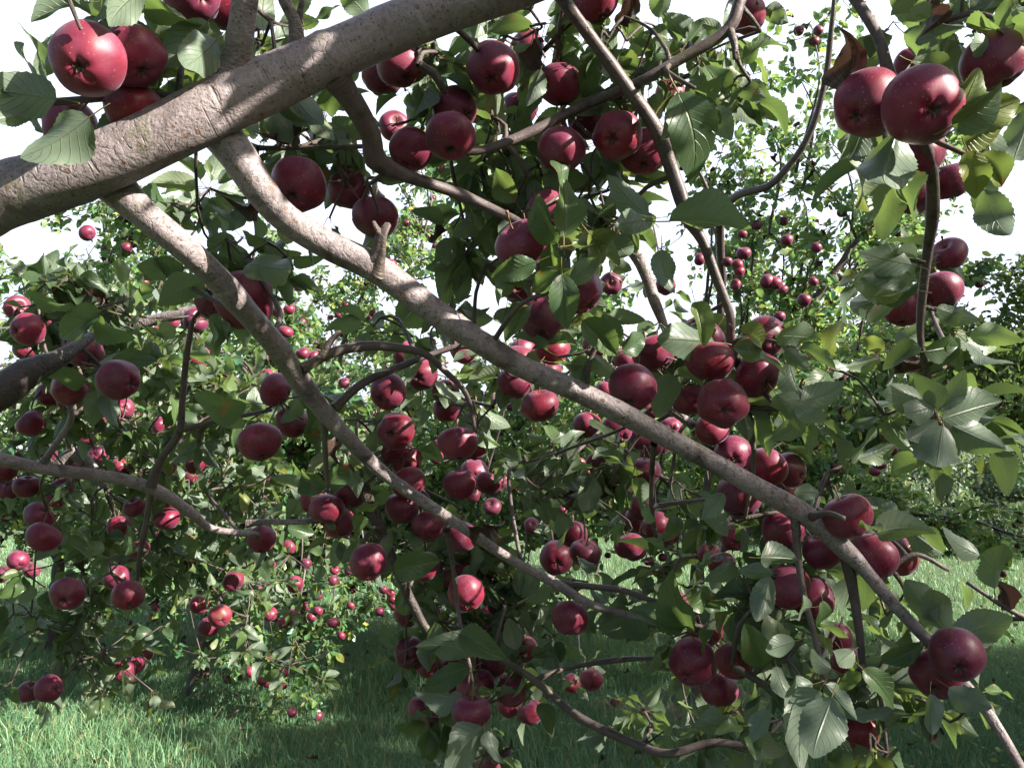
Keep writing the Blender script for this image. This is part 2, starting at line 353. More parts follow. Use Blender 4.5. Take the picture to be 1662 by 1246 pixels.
class Tubes:
    def __init__(s): s.V = []; s.F = []; s.A = []; s.off = 0; s.caps = []
    def add(s, pts, rad, seg=8, step=0.03, rough=0.0, wob=0.0, seed=0.0, resample=True, flare=0.0):
        if resample: pts, rad = catmull(pts, rad, step)
        else: pts = np.array(pts, float); rad = np.array(rad, float)
        n = len(pts)
        ln = np.concatenate([[0], np.cumsum(np.linalg.norm(np.diff(pts, axis=0), axis=1))])
        rl = np.random.default_rng(int(seed * 100) + 5)
        if wob:
            for c in range(3):
                f = rl.uniform(14, 30); pts[:, c] += wob * np.sin(ln * f + rl.uniform(0, 6)) * rad
        tan = nrm(np.gradient(pts, axis=0))
        nv = np.cross(tan[0], [0.3, 0.2, 1.0]); nv = nrm(nv)
        if flare: rad = rad * (1 + flare * np.exp(-(ln / (rad[0] * 1.1)) ** 2))
        if rough:
            rad = rad * (1 + rough * 0.8 * np.sin(ln * 31 + seed) * np.sin(ln * 13 + 2 * seed))
            for c in range(max(1, int(ln[-1] / 0.16))):               # knots, swellings and old scars
                c0 = rl.uniform(0, ln[-1]); rad = rad * (1 + rough * rl.uniform(0.6, 2.4) * np.exp(-((ln - c0) / rl.uniform(0.006, 0.02)) ** 2))
        th = np.linspace(0, 2 * pi, seg, endpoint=False)
        k = rl.uniform(0, 6, 6)
        for i in range(n):
            nv = nv - tan[i] * np.dot(nv, tan[i]); nv = nrm(nv); b = np.cross(tan[i], nv)
            rr = rad[i] * (1 + rough * (0.9 * np.sin(2 * th + k[0] + ln[i] * 5) + 0.7 * np.sin(3 * th + k[1] + ln[i] * 11) + 0.5 * np.sin(5 * th + k[2] - ln[i] * 23)))
            s.V.append(pts[i] + np.outer(np.cos(th) * rr, nv) + np.outer(np.sin(th) * rr, b))
            s.A.append(np.stack([th, np.full(seg, ln[i]), np.full(seg, seed)], 1))
        i, j = np.meshgrid(np.arange(n - 1), np.arange(seg), indexing='ij'); i = i.ravel(); j = j.ravel(); j2 = (j + 1) % seg
        s.F.append(np.stack([i * seg + j, i * seg + j2, (i + 1) * seg + j2, (i + 1) * seg + j], 1) + s.off)
        # end cap fan
        c = s.off + n * seg
        s.V.append(pts[-1:] + tan[-1] * rad[-1] * 0.6); s.A.append(np.array([[0, ln[-1], seed]]))
        jj = np.arange(seg); s.caps.append(np.stack([s.off + (n - 1) * seg + jj, s.off + (n - 1) * seg + (jj + 1) % seg, np.full(seg, c)], 1))
        s.off = c + 1
        return pts
    def build(s, name, mat, parent):
        if not s.V: return None
        return mesh_from(name, np.concatenate(s.V), [np.concatenate(s.F), np.concatenate(s.caps)], mat, parent, np.concatenate(s.A), "bark")

# ------------------------------------------------------------------ foreground apple tree: limbs traced as (x, y, radius, depth)
tree = empty("apple_tree", (-1.62, 1.15, 0))
tag(tree, "near apple tree whose thick grey limbs cross the whole view", "apple tree")
LIMBPTS = []; LIMBR = []
def thin(data, f, x0):
    return [(x, y, r * (f if x > x0 else 1), d) for x, y, r, d in data]
def limb(name, data, mat=None, rough=0.04, seg=22, step=0.010, flare=0.25, wob=0.05, seed=None, world_prefix=None):
    T = Tubes()
    pts = [P(x, y, d) for x, y, r, d in data]; rad = [r * d / F for x, y, r, d in data]
    if world_prefix: pts = [np.array(p[:3]) for p in world_prefix] + pts; rad = [p[3] for p in world_prefix] + rad
    cp, cr = catmull([(x, y, d * 100) for x, y, r, d in data], [r for x, y, r, d in data], 8)
    for a_, b_ in zip(cp, cr):
        if b_ > 7: LIMBR.append((a_[0], a_[1], b_, a_[2] / 100))
    s = seed if seed is not None else len(LIMBPTS) * 1.37 + 0.5
    q = T.add(pts, rad, seg, step, rough, wob, s, flare=flare)
    LIMBPTS.append(q[::3])
    return T.build(name, mat or M_bark, tree)
# trunk out of frame on the left, then the main limb rising to the right
T = Tubes(); T.add([(-1.62, 1.15, -0.05), (-1.60, 1.14, 0.35), (-1.56, 1.10, 0.9), (-1.50, 1.04, 1.35), (-1.42, 0.98, 1.7)], [0.15, 0.115, 0.10, 0.095, 0.07], 28, 0.02, 0.05, 0.05, 0.3)
T.build("trunk", M_bark, tree)
limb("main_limb", [(-250, 392, 62, .92), (-60, 342, 57, .92), (0, 320, 53, .92), (150, 268, 49, .92), (290, 208, 48, .93), (400, 152, 47, .95), (500, 104, 41, .97), (620, 58, 40, .99), (760, 2, 38, 1.0), (880, -45, 36, 1.0), (1040, -120, 33, 1.0), (1260, -260, 28, 1.0)],
     seg=40, step=0.006, rough=0.028, world_prefix=[(-1.50, 1.04, 1.42, 0.085)])
limb("limb", [(372, 160, 36, .95), (376, 125, 24, .94), (386, 85, 21, .93), (397, 10, 20, .91), (405, -90, 19, .88), (380, -240, 15, .85)], flare=0.5, rough=.035)
limb("limb", [(484, 110, 17, .97), (482, 72, 14, .97), (477, 32, 10, .96), (462, 2, 10, .95), (445, -60, 9, .93)], flare=0.6)
limb("limb", [(481, 45, 7, .965), (488, 14, 5, .96), (490, 0, 4, .955)], flare=0)
limb("limb", thin([(322, 176, 20, .965), (352, 212, 31, .965), (384, 250, 29, .965), (418, 300, 26, .97), (462, 352, 27, .98), (530, 396, 26, 1.0), (612, 437, 27, 1.02), (700, 502, 24, 1.05), (780, 555, 23, 1.07), (850, 597, 21, 1.1), (950, 642, 20, 1.12), (1050, 692, 19, 1.14), (1150, 745, 18, 1.16), (1230, 792, 18, 1.17), (1290, 826, 19, 1.18), (1332, 855, 18, 1.18), (1366, 888, 17, 1.18), (1402, 922, 13, 1.18), (1440, 968, 11, 1.18), (1500, 1032, 10, 1.17), (1545, 1085, 10, 1.16), (1600, 1152, 9, 1.15), (1652, 1240, 10, 1.14), (1690, 1330, 10, 1.12)], .90, 440), flare=0.0, rough=.035, step=.007, seg=28)
limb("limb", [(612, 436, 14, 1.02), (620, 408, 8, 1.005), (623, 385, 8, 1.0), (632, 366, 5, 1.0)], M_twig, flare=.5, rough=.16, wob=.5)
limb("limb", [(623, 388, 5, 1.0), (612, 372, 4, .995), (606, 360, 3, .99)], M_twig, rough=.15, flare=0)
limb("limb", thin([(150, 262, 18, .955), (188, 304, 33, .955), (232, 346, 27, .955), (300, 402, 25, .98), (350, 450, 23, 1.03), (400, 507, 22, 1.1), (450, 562, 21, 1.18), (486, 615, 20, 1.24), (530, 674, 16, 1.3), (580, 726, 14, 1.34), (624, 768, 12, 1.38), (690, 816, 11, 1.42), (760, 862, 10, 1.45), (830, 907, 9, 1.48), (900, 946, 10, 1.5), (960, 981, 8, 1.5), (1030, 1001, 7, 1.5), (1090, 1015, 6, 1.5)], .86, 200), flare=0.0, rough=.035, step=.007, seg=28)
limb("limb", [(540, 120, 22, .98), (560, 150, 19, 1.0), (580, 180, 18, 1.02), (602, 220, 17, 1.06), (610, 258, 18, 1.09), (645, 280, 12, 1.12), (693, 298, 9, 1.15), (744, 315, 9, 1.17), (805, 342, 8, 1.18), (850, 365, 7, 1.17), (872, 388, 6, 1.16)], M_twig, flare=.2, seg=24)  # shaded limb: the darker twig bark puts its shade into the colour
limb("limb", [(875, -60, 11, 1.1), (905, -10, 10, 1.12), (958, 60, 11, 1.15), (1010, 130, 11, 1.17), (1062, 205, 12, 1.18), (1085, 262, 11, 1.2), (1108, 330, 11, 1.2), (1115, 352, 12, 1.2), (1140, 390, 8, 1.2), (1163, 450, 8, 1.2), (1185, 510, 7, 1.2), (1187, 555, 7, 1.22), (1210, 640, 5, 1.27), (1222, 720, 5, 1.3)], M_twig)
limb("limb", [(1265, -130, 10, 1.15), (1205, -10, 10, 1.15), (1180, 48, 10, 1.15), (1100, 98, 9, 1.16), (1040, 132, 8, 1.17), (1000, 150, 8, 1.21), (930, 180, 8, 1.25), (860, 215, 8, 1.24), (790, 242, 7, 1.22), (740, 250, 5, 1.22)], M_twig)
limb("limb", [(1182, 46, 7, 1.15), (1192, 70, 6, 1.14), (1193, 96, 4, 1.14)], M_twig)
limb("limb", [(1345, -60, 9, 1.0), (1388, 0, 9, .97), (1425, 60, 9, .95), (1440, 112, 10, .95), (1470, 180, 9, .97), (1508, 250, 9, 1.02), (1514, 340, 11, 1.08), (1506, 400, 8, 1.12), (1500, 450, 7, 1.14), (1494, 510, 6, 1.16), (1495, 560, 5, 1.17), (1508, 620, 5, 1.18), (1518, 672, 4, 1.2), (1548, 715, 3, 1.2)], M_twig)
limb("limb", [(1510, -60, 7, .98), (1497, 50, 6, .96), (1494, 110, 5, .96), (1480, 150, 5, .98)], M_twig)
limb("limb", [(-420, 760, 40, 1.25), (-150, 700, 34, 1.3), (-10, 640, 29, 1.35), (40, 605, 25, 1.38), (95, 580, 14, 1.42), (150, 545, 8, 1.5)], M_bark_dark, world_prefix=[(-1.56, 1.12, 1.1, 0.07)])
limb("limb", [(-380, 700, 16, 1.5), (-120, 720, 14, 1.6), (0, 745, 11, 1.65), (60, 758, 11, 1.68), (130, 768, 10, 1.7), (200, 778, 10, 1.72), (260, 798, 10, 1.75), (310, 832, 8, 1.8), (345, 858, 6, 1.85), (420, 868, 5, 1.9)], world_prefix=[(-1.58, 1.14, 1.0, 0.05)])
limb("limb", [(95, 760, 12, 2.3), (120, 735, 13, 2.3), (150, 760, 9, 2.3), (170, 790, 6, 2.3)])
limb("limb", [(245, 790, 7, 1.73), (262, 745, 6, 1.72), (290, 702, 6, 1.7), (296, 650, 5, 1.68), (303, 580, 5, 1.66), (312, 520, 4, 1.64)], M_twig)
limb("limb", [(290, 700, 5, 1.7), (345, 684, 4, 1.68), (400, 673, 4, 1.66), (440, 665, 3, 1.64)], M_twig)
limb("limb", [(246, 795, 5, 1.74), (237, 850, 5, 1.76), (227, 900, 4, 1.8), (222, 950, 3, 1.85)], M_twig)
limb("limb", [(72, 748, 6, 1.68), (95, 715, 5, 1.66), (115, 680, 5, 1.64), (110, 650, 3, 1.6)], M_bark)
limb("limb", [(225, 525, 9, 2.1), (262, 516, 9, 2.1), (300, 508, 10, 2.1), (330, 500, 9, 2.1), (380, 485, 7, 2.1)], M_bark)  # pale piece taken for a plastic pipe, built as a limb
limb("limb", [(488, 600, 9, 1.22), (520, 582, 8, 1.24), (545, 570, 8, 1.25), (600, 561, 8, 1.27), (655, 566, 7, 1.28), (690, 575, 6, 1.29), (722, 602, 5, 1.3), (757, 640, 4, 1.31), (772, 700, 3, 1.33)], M_twig)
limb("limb", [(522, 580, 6, 1.24), (538, 552, 5, 1.24), (552, 538, 3, 1.24)], M_twig)
limb("limb", [(543, 662, 8, 1.31), (590, 622, 7, 1.33), (650, 595, 6, 1.35), (700, 575, 5, 1.37), (760, 562, 5, 1.38), (830, 595, 4, 1.38)], M_twig)
limb("limb", [(525, 675, 6, 1.3), (527, 720, 5, 1.32), (530, 770, 4, 1.35), (533, 795, 3, 1.36)], M_twig)
limb("limb", [(400, 850, 6, 1.75), (430, 847, 5, 1.75), (500, 845, 5, 1.72), (560, 830, 4, 1.7)], M_bark)
limb("limb", [(590, 790, 9, 1.6), (608, 840, 10, 1.6), (628, 885, 9, 1.6), (650, 935, 8, 1.6), (672, 985, 8, 1.6), (700, 1030, 6, 1.6), (765, 1085, 4, 1.6)], M_bark_dark)
limb("limb", [(725, 860, 5, 1.45), (733, 905, 4, 1.48), (738, 940, 3, 1.5)], M_twig)
limb("limb", [(1062, 720, 5, 1.18), (1058, 770, 4, 1.25), (1058, 830, 4, 1.3), (1065, 870, 3, 1.35)], M_twig)
limb("limb", [(800, 1060, 5, 1.6), (868, 1104, 6, 1.6), (940, 1163, 7, 1.6), (1020, 1202, 7, 1.55), (1085, 1222, 7, 1.5), (1160, 1205, 6, 1.5), (1250, 1218, 5, 1.5)], M_twig)
limb("limb", [(868, 1106, 5, 1.6), (900, 1090, 4, 1.62), (950, 1078, 4, 1.66), (1010, 1070, 5, 1.65), (1060, 1068, 3, 1.6)], M_twig)
limb("limb", [(905, 946, 5, 1.5), (960, 952, 5, 1.52), (1010, 958, 5, 1.53), (1060, 974, 4, 1.5), (1120, 985, 3, 1.5)], M_twig)
limb("limb", [(1290, 835, 8, 1.18), (1294, 890, 6, 1.17), (1304, 960, 5, 1.16), (1322, 1030, 5, 1.15), (1334, 1090, 5, 1.14), (1338, 1150, 4, 1.14)], M_twig)
limb("limb", [(1368, 885, 11, 1.18), (1382, 940, 9, 1.2), (1393, 1010, 7, 1.2), (1400, 1080, 5, 1.2)], M_twig)
limb("limb", [(1318, 838, 6, 1.16), (1345, 832, 4, 1.12), (1362, 838, 4, 1.10), (1370, 842, 5, 1.095)], M_twig, flare=.3)
limb("limb", [(1190, 1080, 6, 1.3), (1240, 1112, 6, 1.28), (1290, 1160, 4, 1.25)], M_twig)
limb("limb", [(1700, 1020, 4, 1.2), (1640, 990, 4, 1.2), (1600, 965, 3, 1.2), (1570, 945, 3, 1.2)], M_twig)
limb("limb", [(-90, 168, 7, .9), (0, 172, 7, .9), (95, 165, 6, .9), (180, 158, 6, .92)], M_twig)
limb("limb", [(225, 153, 4, .98), (265, 154, 4, .96), (330, 150, 5, .95)], M_bark)
limb("limb", [(90, -50, 4, .8), (112, 0, 4, .8), (131, 48, 3, .8)], M_twig)
limb("limb", [(420, 240, 4, 1.2), (500, 240, 4, 1.2), (590, 238, 4, 1.15)], M_twig)
limb("limb", [(740, 45, 5, 1.1), (775, 80, 5, 1.15), (800, 112, 4, 1.2)], M_twig)
limb("limb", [(680, 105, 6, 1.15), (705, 120, 7, 1.16), (722, 150, 5, 1.17)], M_twig)
limb("limb", [(985, 350, 6, 1.5), (1015, 392, 9, 1.5), (1045, 436, 10, 1.5), (1062, 487, 9, 1.5), (1080, 535, 6, 1.5), (1100, 600, 6, 1.5), (1070, 645, 7, 1.5), (1125, 690, 7, 1.5)])
limb("limb", [(1420, 950, 4, 1.25), (1480, 900, 4, 1.25), (1540, 925, 3, 1.25)], M_twig)
# the part of the crown above and behind the camera: real limbs out of the frame
T = Tubes()
for a in ([(-1.45, 1.0, 1.6), (-1.2, 0.6, 2.1), (-0.8, 0.1, 2.6), (-0.3, -0.4, 3.0)], [(-1.45, 1.02, 1.6), (-1.3, 1.3, 2.2), (-1.0, 1.6, 2.8), (-0.6, 1.7, 3.4)],
          [(-1.5, 1.05, 1.5), (-1.9, 0.5, 2.0), (-2.3, -0.1, 2.5)], [(-1.6, 1.1, 1.2), (-2.1, 1.5, 1.7), (-2.6, 1.8, 2.2)]):
    q = T.add(a, [0.045, 0.035, 0.025, 0.012][:len(a)], 12, 0.03, 0.04, 0.1, len(T.V) * 0.01); LIMBPTS.append(q)
T.build("upper_branches", M_bark, tree)
LP = np.concatenate(LIMBPTS)

# ------------------------------------------------------------------ apples: clusters traced from the photograph (x, y, radius in px)
CL = [
 ("above the thick limb at upper left", [(142,98,57),(216,92,50),(219,180,47),(112,203,39)]),
 ("beside the upright branch at the top left edge", [(312,-10,46),(370,8,42),(408,22,30)]),
 ("tucked under the dark shaded stretch of thick limb", [(651,109,37),(620,122,33)]),
 ("stacked left of the upper centre leaves", [(738,178,36),(731,222,41),(667,244,36),(640,206,25)]),
 ("between the forking grey limbs at upper left", [(484,300,44),(566,307,33),(610,352,36)]),
 ("in the upper middle cluster", [(800,112,42),(855,81,31),(843,178,30),(908,138,36)]),
 ("hanging under the dark cross branch, upper middle", [(911,243,38),(953,195,31)]),
 ("beside the dark slanting branch at upper middle", [(1002,220,39),(1016,166,27),(1045,248,39),(1088,152,24)]),
 ("cut by the top edge at middle", [(967,4,36)]),
 ("cut by the top edge, right of middle", [(1209,22,32)]),
 ("in the big cluster at upper right", [(1409,169,53),(1497,171,62),(1491,251,40),(1477,104,24)]),
 ("in the top right corner beside bright leaves", [(1613,99,48)]),
 ("hanging below the big upper right cluster", [(1480,311,35),(1541,294,34)]),
 ("on the thin drooping branch at right", [(1540,414,29),(1528,472,33),(1465,500,32)]),
 ("behind the left slanting limb", [(397,487,47),(345,490,27),(318,520,20)]),
 ("above the dark limb at left edge", [(45,535,27),(138,570,28),(28,500,20)]),
 ("in the leaves right of the dark left limb", [(192,616,32),(114,630,28)]),
 ("left of the bent grey limb", [(447,633,28),(474,685,27),(422,718,34)]),
 ("above the centre leaf cluster", [(886,340,34),(848,397,44)]),
 ("in the centre under pale leaves", [(941,472,37),(878,518,37),(842,470,24)]),
 ("small and cracked, right of the centre cluster", [(992,460,18)]),
 ("resting above the long middle limb", [(1062,575,34),(1026,629,38)]),
 ("half hidden by one hanging leaf", [(1080,463,16)]),
 ("in the crowded cluster right of centre", [(1153,586,38),(1145,548,32),(1242,548,35),(1230,608,37),(1122,648,32),(1173,655,40),(1155,697,27)]),
 ("under the thin arching branch left of centre", [(660,578,24),(684,608,26),(629,636,30),(723,636,22),(725,663,22)]),
 ("above the long middle limb near centre", [(751,568,23),(847,572,24)]),
 ("below the long middle limb near centre", [(835,622,29),(877,658,31)]),
 ("left of centre under a broad dark leaf", [(643,699,30),(630,727,27),(660,748,25),(664,783,27),(652,825,27)]),
 ("big and blunt, alone below centre", [(743,720,32)]),
 ("on the spur below centre", [(770,769,24),(810,782,16),(766,801,14),(799,822,15)]),
 ("in the tight cluster above the pale twig", [(568,800,27),(531,826,28),(510,812,22),(552,848,25)]),
 ("hanging alone by the dark branch, lower left", [(598,912,30)]),
 ("left of the pale twig at lower left", [(425,875,23)]),
 ("tucked below the long middle limb", [(953,690,22),(1002,697,25),(1040,708,21)]),
 ("behind the long limb right of centre", [(1088,697,20),(1076,720,17)]),
 ("under the right part of the long limb", [(1190,738,30),(1243,760,33),(1281,763,28),(1268,797,26),(1200,805,35)]),
 ("below the long limb by the branching twig", [(1270,860,33),(1338,893,34)]),
 ("sitting on the end of the long limb", [(1376,838,38)]),
 ("below the fork of the long limb", [(1418,903,39),(1460,902,31)]),
 ("on the hanging twig below centre right", [(1038,822,21),(1033,843,20),(1086,864,22),(1030,890,22)]),
 ("in the shaded leaves under the long limb", [(1191,871,22),(1172,914,22),(1150,895,18)]),
 ("in the leaves below centre", [(926,877,17),(903,905,27),(863,853,13)]),
 ("beside the hanging twig at lower right", [(1277,950,35),(1320,972,33)]),
 ("among pale leaves at lower right", [(1358,1035,24),(1374,1074,26)]),
 ("low among big leaves near the bottom right", [(1391,1188,36)]),
 ("at the low right end of the long limb", [(1553,1063,42),(1520,1095,39),(1486,1073,23)]),
 ("in the dark cluster low right of centre", [(1124,1074,37),(1193,1072,32),(1166,1118,30),(1145,1024,27),(1093,981,25)]),
 ("hanging alone against the grass below centre", [(925,1002,29)]),
 ("paired on the thin low twig", [(928,1108,15),(960,1103,19)]),
 ("in the lower middle cluster of three", [(743,935,25),(757,963,30),(702,935,21)]),
 ("in the dim cluster by the low dark branch", [(658,998,21),(704,1006,22),(744,1027,25)]),
 ("in the group left of the low leaves", [(667,1060,26),(703,1050,18),(697,1080,22)]),
 ("in the low middle leaves", [(763,1062,22),(796,1076,26),(780,1116,20)]),
 ("lowest of the middle hanging branch", [(765,1156,32)]),
 ("low beside the grass, bottom middle", [(825,1142,21),(862,1156,22)]),
 ("cut by the bottom edge", [(735,1247,16),(789,1247,17)]),
 ("at the left edge below the thin limb", [(4,764,22),(13,794,19)]),
 ("stacked at lower left", [(63,838,24),(70,872,26)]),
 ("alone behind the forked twig, lower left", [(193,855,19)]),
 ("in the dark leaves at lower left", [(190,938,20),(208,966,25),(109,964,27)]),
 ("at the low left edge", [(30,910,16),(52,925,13),(3,932,15)]),
 ("low at the far left over grass", [(46,1122,17),(80,1117,21)]),
 ("in the low left trio over grass", [(200,1089,18),(218,1078,16),(233,1060,15)]),
 ("low left of the hanging foliage", [(357,999,18),(340,1017,17),(379,943,17),(323,981,15)]),
 ("in shade above the thin left limb", [(200,662,17),(258,690,14),(140,710,14)]),
 ("glowing behind the thin left limb", [(160,737,15),(194,756,13),(311,773,12)]),
]
ORD = ["", "second", "third", "fourth", "fifth", "sixth", "seventh"]
NUM = {3: "three", 4: "four", 5: "five", 6: "six", 7: "seven"}
def rank_words(pts):
    n = len(pts); out = [None] * n
    if n == 1: return ["single"]
    xs = [p[0] for p in pts]; ys = [p[1] for p in pts]
    horiz = (max(xs) - min(xs)) >= (max(ys) - min(ys))
    order = sorted(range(n), key=lambda i: xs[i] if horiz else ys[i])
    for k, i in enumerate(order):
        if n == 2: out[i] = ("left" if k == 0 else "right") if horiz else ("upper" if k == 0 else "lower")
        elif horiz: out[i] = "leftmost" if k == 0 else "rightmost" if k == n - 1 else "middle" if n == 3 else ORD[k] + " from left"
        else: out[i] = "topmost" if k == 0 else "lowest" if k == n - 1 else "middle" if n == 3 else ORD[k] + " from top"
    return out

def apple_mesh(seed, seg=36, rows=26, tall=0.86):
    r = np.random.default_rng(seed)
    ph = np.linspace(0, pi, rows + 1)                        # 0 = stem end
    th = np.linspace(0, 2 * pi, seg, endpoint=False)
    V, A = [], []
    tl = tall * r.uniform(0.90, 1.10); cone = r.uniform(0.0, 0.12); l5 = r.uniform(0.005, 0.022); p5 = r.uniform(0, 6); sk = r.normal(0, 0.045, 2)
    for i, a in enumerate(ph):
        rad = sin(a) ** 0.88; z = cos(a) * tl
        z -= 0.30 * math.exp(-(rad / 0.26) ** 2) * (a < pi / 2)
        z += 0.17 * math.exp(-(rad / 0.24) ** 2) * (a > pi / 2)
        rad *= 1 + cone * cos(a)
        lob = 1 + l5 * np.cos(5 * th + p5) * (1.0 + 1.8 * (a > pi / 2) * sin(a / 1.0)) + 0.018 * np.cos(2 * th + p5 * 2)
        x = rad * lob * np.cos(th) + sk[0] * z; y = rad * lob * np.sin(th) + sk[1] * z
        V.append(np.stack([x, y, np.full(seg, z) + 0.02 * np.cos(5 * th + p5) * (rad < 0.75) * (a > pi / 2)], 1))
        A.append(np.stack([th, np.full(seg, 1 - a / pi), np.zeros(seg)], 1))
    V = np.concatenate(V); A = np.concatenate(A)
    i, j = np.meshgrid(np.arange(rows), np.arange(seg), indexing='ij'); i = i.ravel(); j = j.ravel(); j2 = (j + 1) % seg
    Fq = np.stack([i * seg + j, (i + 1) * seg + j, (i + 1) * seg + j2, i * seg + j2], 1)
    return V * 0.036, A, Fq
AM = []
def data_only(o):
    me = o.data; bpy.data.objects.remove(o); return me
for k in range(12):
    V, A, Fq = apple_mesh(k + 1); AM.append(data_only(mesh_from("apple", V, Fq, M_apple, None, A, "skin")))
AMF = []
for k in range(3):
    V, A, Fq = apple_mesh(k + 20, 16, 10); AMF.append(data_only(mesh_from("apple", V, Fq, M_apple, None, A, "skin")))
def stem_mesh():
    T = Tubes(); T.add([(0, 0, 0.020), (0.001, 0, 0.030), (0.004, 0.001, 0.041), (0.006, 0.001, 0.047)], [0.0013, 0.0012, 0.0015, 0.0026], 7, 0.004)
    return data_only(T.build("stem", M_stem, None))
def calyx_mesh():
    V, Fq = [], []
    for k in range(5):
        a = 2 * pi * k / 5; c, s = cos(a), sin(a)
        def q(x, y, z): return (x * c - y * s, x * s + y * c, z)
        b = len(V)
        V += [q(0.0008, -0.0016, -0.0250), q(0.0008, 0.0016, -0.0250), q(0.0040, 0.0015, -0.0285), q(0.0040, -0.0015, -0.0285), q(0.0058, 0.0004, -0.0310), q(0.0058, -0.0004, -0.0310), q(0.0040, 0.0, -0.0272)]
        Fq += [(b, b + 1, b + 2, b + 3), (b + 3, b + 2, b + 4, b + 5)]
    return data_only(mesh_from("calyx", np.array(V), np.array(Fq), M_calyx))
STEM = stem_mesh(); CALYX = calyx_mesh()
BR = 0.034
napples = 0
clinfo = []
for phrase, pts in CL:
    n = len(pts); words = rank_words(pts)
    D = np.array([BR * F / r for _, _, r in pts]); XY = np.array([(x, y) for x, y, _ in pts]); RP = np.array([r for *_, r in pts])
    if phrase.startswith("low") or "left edge" in phrase: pass
    Dm = np.median(D)
    D = Dm + (D - Dm) * (0.55 if n > 1 else 1)
    for it in range(60):                                     # slide along the line of sight until they only touch
        for i in range(n):
            for j in range(i + 1, n):
                pi_, pj = P(*XY[i], D[i]), P(*XY[j], D[j]); rs = (RP[i] * D[i] + RP[j] * D[j]) / F * 0.93
                ov = rs - np.linalg.norm(pi_ - pj)
                if ov > 0:
                    s = 1 if (D[i] > D[j] or (D[i] == D[j] and RP[i] < RP[j])) else -1
                    D[i] += s * (ov * 0.35 + 0.001); D[j] -= s * (ov * 0.35 + 0.001)
    W = np.array([P(*XY[i], D[i]) for i in range(n)])
    cen = W.mean(0) + np.array([0, 0.0, 0.02]) if n > 1 else None
    rad = RP * D / F
    if n == 1:
        i0 = np.argmin(np.linalg.norm(LP - W[0] - np.array([0, 0.01, 0.05]), axis=1)); cen = W[0] + nrm((LP[i0] - W[0]) * 0.5 + np.array([0, 0.03, 0.10])) * (rad[0] + 0.02)
    clinfo.append((cen, W, rad, Dm, n))
    for i in range(n):
        x, y, r = pts[i]
        o = bpy.data.objects.new("apple", AM[napples % 12]); col.objects.link(o)
        up = nrm((cen - W[i]) * 8 + np.array([0, 0.15, 0.75]) + rng.normal(0, 0.5, 3)) if n > 1 else nrm(cen - W[i] + rng.normal(0, 0.01, 3))
        q = Vector(up.tolist()).to_track_quat('Z', 'Y') @ Matrix.Rotation(rng.uniform(0, 6.28), 4, 'Z').to_quaternion()
        s = rad[i] / 0.0352
        o.location = W[i].tolist(); o.rotation_euler = q.to_euler(); o.scale = (s, s, s * rng.uniform(0.95, 1.07))
        if n == 1: lab = "single dark red apple " + phrase
        elif n == 2: lab = f"{words[i]} one of two dark red apples {phrase}"
        else: lab = f"{words[i]} of {NUM[n]} dark red apples {phrase}"
        tag(o, lab, "apple", "apples on the near tree")
        for nm, me in (("stem", STEM), ("calyx", CALYX)):
            c = bpy.data.objects.new(nm, me); col.objects.link(c); c.parent = o
        napples += 1

